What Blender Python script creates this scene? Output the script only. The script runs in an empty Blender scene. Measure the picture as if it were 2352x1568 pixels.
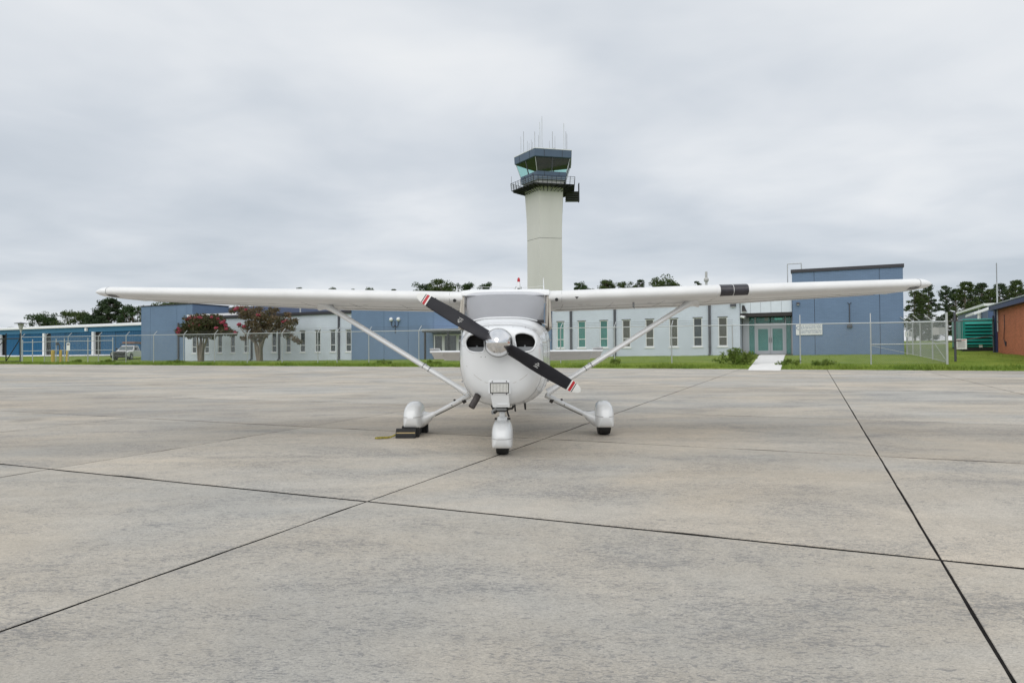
import bpy, math, random
import numpy as np
from mathutils import Matrix, Vector

random.seed(7)
RNG = np.random.default_rng(7)
rad = math.radians
SC = bpy.context.scene
COL = SC.collection

# ------------------------------------------------------------------ camera
F, CX, CY = 1568.0, 1176.0, 784.0          # focal length and centre in 2352 px wide photo units (24 mm lens)
CAM_H, SLOPE = 1.2, 0.011
PITCH, ROLL = math.atan(28.0 / F), 0.0071
FWD = np.array([0, math.cos(PITCH), math.sin(PITCH)])
_up = np.array([0, -math.sin(PITCH), math.cos(PITCH)])
_rt = np.array([1.0, 0, 0])
RGT = math.cos(ROLL) * _rt - math.sin(ROLL) * _up
UPV = math.cos(ROLL) * _up + math.sin(ROLL) * _rt
CAM = np.array([0, 0, CAM_H])
cd = bpy.data.cameras.new('camera')
cam = bpy.data.objects.new('camera', cd)
COL.objects.link(cam)
cd.sensor_width = 36.0
cd.lens = F / 2352 * 36
cd.clip_start = 0.05
cd.clip_end = 4000
m = Matrix.Identity(4)
for i in range(3):
    m[i][0], m[i][1], m[i][2] = RGT[i], UPV[i], -FWD[i]
m[2][3] = CAM_H
cam.matrix_world = m
SC.camera = cam

# ------------------------------------------------------------------ sky, sun, exposure
SC.view_settings.view_transform = 'Standard'
SC.view_settings.look = 'None'
SC.view_settings.exposure = 0.0
SC.view_settings.gamma = 1.0
SUN_EL, SUN_ROT = 48.0, 200.0
world = bpy.data.worlds.new('World')
SC.world = world
world.use_nodes = True
nt = world.node_tree
nt.nodes.clear()


def N(tree, kind, **kw):
    n = tree.nodes.new(kind)
    for k, v in kw.items():
        if k in n.inputs:
            n.inputs[k].default_value = v
        else:
            setattr(n, k, v)
    return n


def math_node(tree, op, a, b=None, c=None):
    n = tree.nodes.new('ShaderNodeMath')
    n.operation = op
    for i, v in enumerate((a, b, c)):
        if v is None:
            continue
        if hasattr(v, 'is_linked') or hasattr(v, 'links'):
            tree.links.new(v, n.inputs[i])
        else:
            n.inputs[i].default_value = v
    return n.outputs[0]


def ramp(tree, fac, stops):
    n = tree.nodes.new('ShaderNodeValToRGB')
    e = n.color_ramp.elements
    while len(e) < len(stops):
        e.new(0.5)
    for el, (p, c) in zip(e, stops):
        el.position = p
        el.color = (c[0], c[1], c[2], 1) if not isinstance(c, (int, float)) else (c, c, c, 1)
    tree.links.new(fac, n.inputs[0])
    return n.outputs[0]


out = N(nt, 'ShaderNodeOutputWorld')
tc = N(nt, 'ShaderNodeTexCoord')
sp = N(nt, 'ShaderNodeSeparateXYZ')
nt.links.new(tc.outputs['Generated'], sp.inputs[0])
zc = math_node(nt, 'ADD', math_node(nt, 'MAXIMUM', sp.outputs[2], 0.0), 0.10)
cu = math_node(nt, 'DIVIDE', sp.outputs[0], zc)
cv = math_node(nt, 'DIVIDE', sp.outputs[1], zc)
cc = N(nt, 'ShaderNodeCombineXYZ')
nt.links.new(cu, cc.inputs[0])
nt.links.new(cv, cc.inputs[1])
cc.inputs[2].default_value = 3.7
n1 = N(nt, 'ShaderNodeTexNoise', Scale=0.42, Detail=5.0, Roughness=0.5, Distortion=0.25)
n2 = N(nt, 'ShaderNodeTexNoise', Scale=1.7, Detail=4.0, Roughness=0.5, Distortion=0.4)
nt.links.new(cc.outputs[0], n1.inputs['Vector'])
nt.links.new(cc.outputs[0], n2.inputs['Vector'])
g = ramp(nt, sp.outputs[2], [(0.0, 0.50), (0.06, 0.45), (0.15, 0.20), (0.27, 0.36), (0.40, 0.74), (0.75, 0.80)])
a1 = math_node(nt, 'MULTIPLY_ADD', n1.outputs[0], 1.9, -0.95)
a2 = math_node(nt, 'MULTIPLY_ADD', n2.outputs[0], 0.6, -0.30)
fac = math_node(nt, 'ADD', math_node(nt, 'ADD', a1, a2), g)
ccol = ramp(nt, fac, [(0.0, (0.54, 0.595, 0.66)), (0.35, (0.665, 0.71, 0.765)), (0.62, (0.80, 0.83, 0.865)), (1.0, (0.94, 0.95, 0.955))])
b_cloud = N(nt, 'ShaderNodeBackground', Strength=1.0)
nt.links.new(ccol, b_cloud.inputs[0])
sky = N(nt, 'ShaderNodeTexSky', sky_type='NISHITA', sun_disc=False, sun_elevation=rad(SUN_EL), sun_rotation=rad(SUN_ROT))
b_sky = N(nt, 'ShaderNodeBackground', Strength=0.10)
nt.links.new(sky.outputs[0], b_sky.inputs[0])
mx = N(nt, 'ShaderNodeMixShader')
mx.inputs[0].default_value = 0.94
nt.links.new(b_sky.outputs[0], mx.inputs[1])
nt.links.new(b_cloud.outputs[0], mx.inputs[2])
nt.links.new(mx.outputs[0], out.inputs[0])
sl = bpy.data.lights.new('sun', 'SUN')
sl.energy = 1.5
sl.angle = rad(75)
sl.color = (1.0, 0.97, 0.92)
so = bpy.data.objects.new('sun', sl)
COL.objects.link(so)
# direction towards the sun, behind and left of the camera
sd = Vector((math.sin(rad(SUN_ROT)) * math.cos(rad(SUN_EL)), math.cos(rad(SUN_ROT)) * math.cos(rad(SUN_EL)), math.sin(rad(SUN_EL))))
so.rotation_euler = sd.to_track_quat('Z', 'Y').to_euler()
so.location = (0, -20, 60)

# ------------------------------------------------------------------ pixel rays and frames
def ray(px, py):
    return (px - CX) / F * RGT - (py - CY) / F * UPV + FWD


TH = rad(25.5)                                 # buildings and fence run at this angle
E1 = np.array([math.cos(TH), -math.sin(TH), 0])
E2 = np.array([math.sin(TH), math.cos(TH), 0])
ORG = np.array([0, 57.5, 0])
GA = rad(23.7)                                 # slab grid
G1 = np.array([math.cos(GA), -math.sin(GA), 0])
G2 = np.array([math.sin(GA), math.cos(GA), 0])
EDGE_T = 35.05                                 # far edge of the apron in the slab grid


def site(px, py, t):
    """(s, z) where the ray of a photo pixel meets the vertical plane t of the building frame"""
    d = ray(px, py)
    k = ((ORG - CAM) @ E2 + t) / (d @ E2)
    p = CAM + k * d
    return float((p - ORG) @ E1), float(p[2])


def S(px, t, py=780):
    return site(px, py, t)[0]


def world_xy(s, t):
    p = ORG + s * E1 + t * E2
    return float(p[0]), float(p[1])


def frame(e1, org):
    e3 = np.array([0, 0, 1.0])
    e2 = np.cross(e3, e1)
    mm = Matrix.Identity(4)
    for i in range(3):
        mm[i][0], mm[i][1], mm[i][2], mm[i][3] = e1[i], e2[i], e3[i], org[i]
    return mm


SITE = frame(E1, ORG)


def sstep(a, b, x):
    x = min(1.0, max(0.0, (x - a) / (b - a)))
    return x * x * (3 - 2 * x)


def base_z(s):
    return 0.66 + 0.30 * sstep(-25, 22, s)


def ground_z(x, y):
    p = np.array([x, y, 0])
    tg = float(p @ G2) - EDGE_T
    if tg < 0:
        return SLOPE * y
    q = p - tg * G2
    ze = SLOPE * float(q[1]) + 0.05
    ps = p - ORG
    s, t = float(ps @ E1), float(ps @ E2)
    zb = base_z(s)
    w = sstep(-1, 15.5, tg)
    z = ze * (1 - w) + zb * w
    if t > 0:
        z += min(t, 26) * 0.048
    return z + 0.05 * math.sin(x * 0.7 + 1) * math.sin(y * 0.5) * sstep(0.5, 4, tg) * 0.5


def gz(s, t):
    return ground_z(*world_xy(s, t))


# ------------------------------------------------------------------ mesh helpers
class MB:
    def __init__(self):
        self.v, self.f, self.mi = [], [], []

    def add(self, vs, fs, mi=0):
        o = len(self.v)
        self.v += [tuple(map(float, p)) for p in vs]
        self.f += [tuple(i + o for i in f) for f in fs]
        self.mi += [mi] * len(fs)
        return self

    def box(self, x0, x1, y0, y1, z0, z1, mi=0, mtx=None):
        vs = [Vector((x, y, z)) for z in (z0, z1) for y in (y0, y1) for x in (x0, x1)]
        if mtx is not None:
            vs = [mtx @ p for p in vs]
        return self.add(vs, [(0, 2, 3, 1), (4, 5, 7, 6), (0, 1, 5, 4), (2, 6, 7, 3), (0, 4, 6, 2), (1, 3, 7, 5)], mi)

    def bbox(self, x0, x1, y0, y1, z0, z1, b, mi=0):
        """box with chamfered vertical and horizontal front edges"""
        def ring(z, i):
            return [(x0 + b + i, y0 + i, z), (x1 - b - i, y0 + i, z), (x1 - i, y0 + b + i, z), (x1 - i, y1 - b - i, z),
                    (x1 - b - i, y1 - i, z), (x0 + b + i, y1 - i, z), (x0 + i, y1 - b - i, z), (x0 + i, y0 + b + i, z)]
        rs = [ring(z0, b * .7), ring(z0 + b, 0), ring(z1 - b, 0), ring(z1, b * .7)]
        return self.loft(rs, True, True, mi)

    def loft(self, rings, cap0=True, cap1=True, mi=0, closed=True):
        n = len(rings[0])
        vs = [p for r in rings for p in r]
        fs = []
        for i in range(len(rings) - 1):
            for j in range(n if closed else n - 1):
                k = (j + 1) % n
                fs.append((i * n + j, i * n + k, (i + 1) * n + k, (i + 1) * n + j))
        if cap0:
            fs.append(tuple(reversed(range(n))))
        if cap1:
            fs.append(tuple((len(rings) - 1) * n + j for j in range(n)))
        return self.add(vs, fs, mi)

    def tube(self, pts, r, n=8, mi=0, cap=True, squash=None):
        pts = [Vector(p) for p in pts]
        rr = r if isinstance(r, (list, tuple)) else [r] * len(pts)
        rings = []
        prev = None
        for i, p in enumerate(pts):
            a = pts[max(i - 1, 0)]
            b = pts[min(i + 1, len(pts) - 1)]
            d = (b - a).normalized()
            ref = prev if prev is not None else (Vector((0, 0, 1)) if abs(d.z) < .9 else Vector((1, 0, 0)))
            u = (ref - d * ref.dot(d)).normalized()
            w = d.cross(u)
            prev = u
            k1, k2 = squash if squash else (1, 1)
            rings.append([p + (u * math.cos(t) * k1 + w * math.sin(t) * k2) * rr[i] for t in [2 * math.pi * j / n for j in range(n)]])
        return self.loft(rings, cap, cap, mi)

    def lathe(self, prof, org, axis, n=24, mi=0, cap=True):
        """prof: (radius, distance along axis)"""
        ax = Vector(axis).normalized()
        ref = Vector((0, 0, 1)) if abs(ax.z) < .9 else Vector((1, 0, 0))
        u = (ref - ax * ref.dot(ax)).normalized()
        w = ax.cross(u)
        o = Vector(org)
        rings = [[o + ax * h + (u * math.cos(t) + w * math.sin(t)) * max(r, 1e-4) for t in [2 * math.pi * j / n for j in range(n)]] for r, h in prof]
        return self.loft(rings, cap, cap, mi)

    def prism(self, poly, fn, lo, hi, mi=0):
        """poly 2d extruded; fn(a, b, c) -> xyz"""
        n = len(poly)
        return self.loft([[fn(a, b, lo) for a, b in poly], [fn(a, b, hi) for a, b in poly]], True, True, mi)


WM = {}                                         # world matrix of every object that may be a parent


def empty(name, loc, mtx=None):
    o = bpy.data.objects.new(name, None)
    COL.objects.link(o)
    mm = (mtx or Matrix.Identity(4)).copy()
    mm.translation = Vector(loc)
    o.matrix_world = mm
    o.empty_display_size = 0.3
    WM[o.name] = mm
    return o


def tag(o, label=None, cat=None, group=None, kind=None):
    for k, v in (('label', label), ('category', cat), ('group', group), ('kind', kind)):
        if v:
            o[k] = v
    return o


def thing(name, label, cat, loc, mtx=None, group=None):
    return tag(empty(name, loc, mtx), label, cat, group)


def finish(me, mats, smooth):
    for mt in (mats if isinstance(mats, (list, tuple)) else [mats]):
        me.materials.append(mt)
    if smooth:
        me.polygons.foreach_set('use_smooth', [True] * len(me.polygons))
        me.set_sharp_from_angle(angle=rad(smooth if smooth is not True else 40))


def link(name, me, parent=None, mtx=None):
    o = bpy.data.objects.new(name, me)
    COL.objects.link(o)
    if parent is not None:
        o.parent = parent
        WM[o.name] = WM[parent.name]
    else:
        if mtx is not None:
            o.matrix_world = mtx
        WM[o.name] = o.matrix_world.copy() if mtx is None else mtx.copy()
    return o


def part(name, mb, mats, parent=None, fr=None, smooth=False, loc=None):
    """mb coordinates live in frame fr (world when None); the mesh is stored in its parent's frame"""
    fr = fr or Matrix.Identity(4)
    if parent is not None:
        t = WM[parent.name].inverted() @ fr
        own = None
    else:
        own = Matrix.Translation(Vector(loc)) if loc is not None else Matrix.Identity(4)
        t = own.inverted() @ fr
    me = bpy.data.meshes.new(name)
    me.from_pydata([t @ Vector(p) for p in mb.v], [], mb.f)
    if any(mb.mi):
        me.polygons.foreach_set('material_index', mb.mi)
    finish(me, mats, smooth)
    me.validate()
    return link(name, me, parent, own)


def quads_mesh(name, arr, mats, parent=None, mi=None):
    """arr (n, 4, 3) world quads -> one mesh"""
    n = len(arr)
    k = arr.shape[1]
    vs = arr.reshape(-1, 3)
    if parent is not None:
        im = np.array(WM[parent.name].inverted())
        vs = vs @ im[:3, :3].T + im[:3, 3]
    me = bpy.data.meshes.new(name)
    me.vertices.add(n * k)
    me.vertices.foreach_set('co', np.ascontiguousarray(vs, dtype=np.float32).ravel())
    me.loops.add(n * k)
    me.loops.foreach_set('vertex_index', np.arange(n * k, dtype=np.int32))
    me.polygons.add(n)
    me.polygons.foreach_set('loop_start', np.arange(0, n * k, k, dtype=np.int32))
    if mi is not None:
        me.polygons.foreach_set('material_index', np.asarray(mi, dtype=np.int32))
    for mt in (mats if isinstance(mats, (list, tuple)) else [mats]):
        me.materials.append(mt)
    me.update(calc_edges=True)
    me.validate()
    return link(name, me, parent)


# ------------------------------------------------------------------ materials
def mat(name, col, rough=0.5, metal=0.0, var=0.0, vscale=4.0, bump=0.0, bscale=60.0, coat=0.0, spec=0.5, col2=None, stretch=None):
    mt = bpy.data.materials.new(name)
    mt.use_nodes = True
    t = mt.node_tree
    b = t.nodes['Principled BSDF']
    b.inputs['Roughness'].default_value = rough
    b.inputs['Metallic'].default_value = metal
    b.inputs['Specular IOR Level'].default_value = spec
    b.inputs['Coat Weight'].default_value = coat
    b.inputs['Coat Roughness'].default_value = 0.08
    c = np.array(col[:3])
    b.inputs['Base Color'].default_value = (*c, 1)
    vec = None
    if var or bump:
        tcn = t.nodes.new('ShaderNodeTexCoord')
        vec = tcn.outputs['Object']
        if stretch:
            mp = t.nodes.new('ShaderNodeMapping')
            mp.inputs['Scale'].default_value = stretch
            t.links.new(vec, mp.inputs[0])
            vec = mp.outputs[0]
    if var:
        nz = N(t, 'ShaderNodeTexNoise', Scale=vscale, Detail=6.0, Roughness=0.6)
        t.links.new(vec, nz.inputs['Vector'])
        hi = np.array(col2[:3]) if col2 is not None else np.clip(c * (1 + var), 0, 1)
        lo = c * (1 - var) if col2 is None else c
        t.links.new(ramp(t, nz.outputs[0], [(0.3, lo), (0.7, hi)]), b.inputs['Base Color'])
    if bump:
        nb = N(t, 'ShaderNodeTexNoise', Scale=bscale, Detail=4.0)
        t.links.new(vec, nb.inputs['Vector'])
        bp = N(t, 'ShaderNodeBump', Strength=bump, Distance=0.02)
        t.links.new(nb.outputs[0], bp.inputs['Height'])
        t.links.new(bp.outputs[0], b.inputs['Normal'])
    return mt


def glass_mat(name, tint, opacity, rough=0.03):
    """pane: part see-through, part dark body, with a real fresnel reflection"""
    mt = bpy.data.materials.new(name)
    mt.use_nodes = True
    t = mt.node_tree
    t.nodes.clear()
    o = N(t, 'ShaderNodeOutputMaterial')
    tr = N(t, 'ShaderNodeBsdfTransparent')
    tr.inputs[0].default_value = (*[min(1, .35 + .65 * c / max(tint)) for c in tint], 1)
    df = N(t, 'ShaderNodeBsdfDiffuse')
    df.inputs[0].default_value = (*tint, 1)
    m1 = N(t, 'ShaderNodeMixShader')
    m1.inputs[0].default_value = opacity
    t.links.new(tr.outputs[0], m1.inputs[1])
    t.links.new(df.outputs[0], m1.inputs[2])
    gl = N(t, 'ShaderNodeBsdfGlossy', Roughness=rough)
    # thin pane: Schlick reflectance, the same from both sides
    ge = N(t, 'ShaderNodeNewGeometry')
    dt = N(t, 'ShaderNodeVectorMath', operation='DOT_PRODUCT')
    t.links.new(ge.outputs['Incoming'], dt.inputs[0])
    t.links.new(ge.outputs['Normal'], dt.inputs[1])
    cs = math_node(t, 'SUBTRACT', 1.0, math_node(t, 'ABSOLUTE', dt.outputs['Value']))
    m2 = N(t, 'ShaderNodeMixShader')
    t.links.new(math_node(t, 'MULTIPLY_ADD', math_node(t, 'POWER', cs, 5.0), 0.92, 0.08), m2.inputs[0])
    t.links.new(m1.outputs[0], m2.inputs[1])
    t.links.new(gl.outputs[0], m2.inputs[2])
    t.links.new(m2.outputs[0], o.inputs[0])
    return mt


def concrete_mat(name, dark=1.0):
    mt = bpy.data.materials.new(name)
    mt.use_nodes = True
    t = mt.node_tree
    b = t.nodes['Principled BSDF']
    b.inputs['Roughness'].default_value = 0.85
    b.inputs['Specular IOR Level'].default_value = 0.3
    ge = N(t, 'ShaderNodeNewGeometry')
    pos = ge.outputs['Position']

    def noise(scale, detail=5, rough=.55, dist=0.0, mp=None, rot=0.0, off=0.0):
        v = pos
        if mp:
            mn = N(t, 'ShaderNodeMapping')
            mn.inputs['Scale'].default_value = mp
            mn.inputs['Rotation'].default_value = (0, 0, rot)
            mn.inputs['Location'].default_value = (off, off, 0)
            t.links.new(v, mn.inputs[0])
            v = mn.outputs[0]
        n = N(t, 'ShaderNodeTexNoise', Scale=scale, Detail=detail, Roughness=rough, Distortion=dist)
        t.links.new(v, n.inputs['Vector'])
        return n.outputs[0]

    def mix(f, c1, c2, mode='MIX'):
        n = t.nodes.new('ShaderNodeMix')
        n.data_type = 'RGBA'
        n.blend_type = mode
        for sock, v in ((n.inputs[0], f), (n.inputs[6], c1), (n.inputs[7], c2)):
            if isinstance(v, (int, float)):
                sock.default_value = v
            elif isinstance(v, tuple):
                sock.default_value = (*v, 1)
            else:
                t.links.new(v, sock)
        return n.outputs[2]

    k = dark
    grey = (0.445 * k, 0.430 * k, 0.396 * k)
    tan = (0.520 * k, 0.468 * k, 0.392 * k)
    base = mix(ramp(t, noise(0.22, 5, .6, .6, (1, 1.5, 1), 0.4), [(0.38, 0.0), (0.60, 1.0)]), grey, tan)
    # broad wash of cleaner and dirtier concrete, drawn out along the slab rows
    base = mix(1.0, base, ramp(t, noise(0.6, 6, .62, .4, (0.35, 1.3, 1), GA), [(0.22, 0.76), (0.5, 0.98), (0.78, 1.14)]), 'MULTIPLY')
    base = mix(1.0, base, ramp(t, noise(9, 4, .6, 0.2), [(0.3, 0.93), (0.7, 1.06)]), 'MULTIPLY')
    oi = N(t, 'ShaderNodeObjectInfo')
    base = mix(1.0, base, ramp(t, oi.outputs['Random'], [(0.0, 0.92), (1.0, 1.06)]), 'MULTIPLY')
    base = mix(1.0, base, oi.outputs['Color'], 'MULTIPLY')          # each slab row was poured from its own batch
    # short dark trowel and broom scratches that come and go in patches
    sc1 = noise(17, 4, .62, 1.6, (1.0, 2.8, 1), GA + .25)
    patch = noise(1.1, 4, .6, .5, (0.6, 1.2, 1), 0.3, 11.0)
    th = math_node(t, 'MULTIPLY_ADD', patch, 0.50, -0.25)
    mk = ramp(t, math_node(t, 'ADD', sc1, th), [(0.54, 0.0), (0.60, 0.8), (0.66, 1.0)])
    base = mix(math_node(t, 'MULTIPLY', mk, 0.55), base, (0.155 * k, 0.16 * k, 0.17 * k))
    sc3 = noise(44, 3, .6, 2.5, (1.0, 2.2, 1), GA + .5, 5.0)
    base = mix(math_node(t, 'MULTIPLY', ramp(t, math_node(t, 'ADD', sc3, math_node(t, 'MULTIPLY', th, .6)), [(0.55, 0.0), (0.62, 1.0)]), 0.45), base, (0.16 * k, 0.165 * k, 0.175 * k))
    sc2 = noise(70, 2, .5, 1.0, (1.0, 2.0, 1), GA - .2)
    base = mix(1.0, base, ramp(t, sc2, [(0.30, 0.78), (0.55, 1.0), (0.75, 1.14)]), 'MULTIPLY')
    # a few oil spots
    oil = ramp(t, noise(0.9, 2, .4, .3, (1, 1, 1), 0, 31.0), [(0.71, 0.0), (0.78, 1.0)])
    base = mix(math_node(t, 'MULTIPLY', oil, 0.28), base, (0.17 * k, 0.165 * k, 0.15 * k))
    t.links.new(base, b.inputs['Base Color'])
    bp = N(t, 'ShaderNodeBump', Strength=0.35, Distance=0.006)
    t.links.new(sc2, bp.inputs['Height'])
    t.links.new(bp.outputs[0], b.inputs['Normal'])
    return mt


def brickish(name, col, lines=0.9, rough=0.7, var=0.05, u='X', course=0.075, scale2=0.35):
    """painted masonry: faint courses, weathering; coordinates in the building frame"""
    mt = mat(name, col, rough, spec=0.15)
    t = mt.node_tree
    b = t.nodes['Principled BSDF']
    tcn = N(t, 'ShaderNodeTexCoord')
    sx = N(t, 'ShaderNodeSeparateXYZ')
    t.links.new(tcn.outputs['Object'], sx.inputs[0])
    cb = N(t, 'ShaderNodeCombineXYZ')
    t.links.new(sx.outputs[u], cb.inputs[0])
    t.links.new(sx.outputs['Z'], cb.inputs[1])
    br = N(t, 'ShaderNodeTexBrick')
    br.inputs['Scale'].default_value = 1.0
    br.inputs['Brick Width'].default_value = course * 3
    br.inputs['Row Height'].default_value = course
    br.inputs['Mortar Size'].default_value = 0.008
    c = np.array(col)
    br.inputs['Color1'].default_value = (*np.clip(c * (1 + var), 0, 1), 1)
    br.inputs['Color2'].default_value = (*(c * (1 - var)), 1)
    br.inputs['Mortar'].default_value = (*(c * lines), 1)
    t.links.new(cb.outputs[0], br.inputs['Vector'])
    nz = N(t, 'ShaderNodeTexNoise', Scale=scale2, Detail=6.0, Roughness=0.65)
    t.links.new(tcn.outputs['Object'], nz.inputs['Vector'])
    n = t.nodes.new('ShaderNodeMix')
    n.data_type = 'RGBA'
    n.blend_type = 'MULTIPLY'
    n.inputs[0].default_value = 1.0
    t.links.new(br.outputs[0], n.inputs[6])
    t.links.new(ramp(t, nz.outputs[0], [(0.3, 0.90), (0.7, 1.06)]), n.inputs[7])
    t.links.new(n.outputs[2], b.inputs['Base Color'])
    bp = N(t, 'ShaderNodeBump', Strength=0.4, Distance=0.01)
    t.links.new(br.outputs['Fac'], bp.inputs['Height'])
    bp.invert = True
    t.links.new(bp.outputs[0], b.inputs['Normal'])
    return mt


def leaf_mat(name, c1, c2, scale=0.6):
    mt = mat(name, c1, 0.6, var=0.1, vscale=scale, col2=c2, spec=0.3)
    t = mt.node_tree
    b = t.nodes['Principled BSDF']
    o = t.nodes['Material Output']
    tl = N(t, 'ShaderNodeBsdfTranslucent')
    src = b.inputs['Base Color'].links[0].from_socket
    t.links.new(src, tl.inputs[0])
    ms = N(t, 'ShaderNodeMixShader')
    ms.inputs[0].default_value = 0.25
    t.links.new(b.outputs[0], ms.inputs[1])
    t.links.new(tl.outputs[0], ms.inputs[2])
    t.links.new(ms.outputs[0], o.inputs[0])
    return mt


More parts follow.
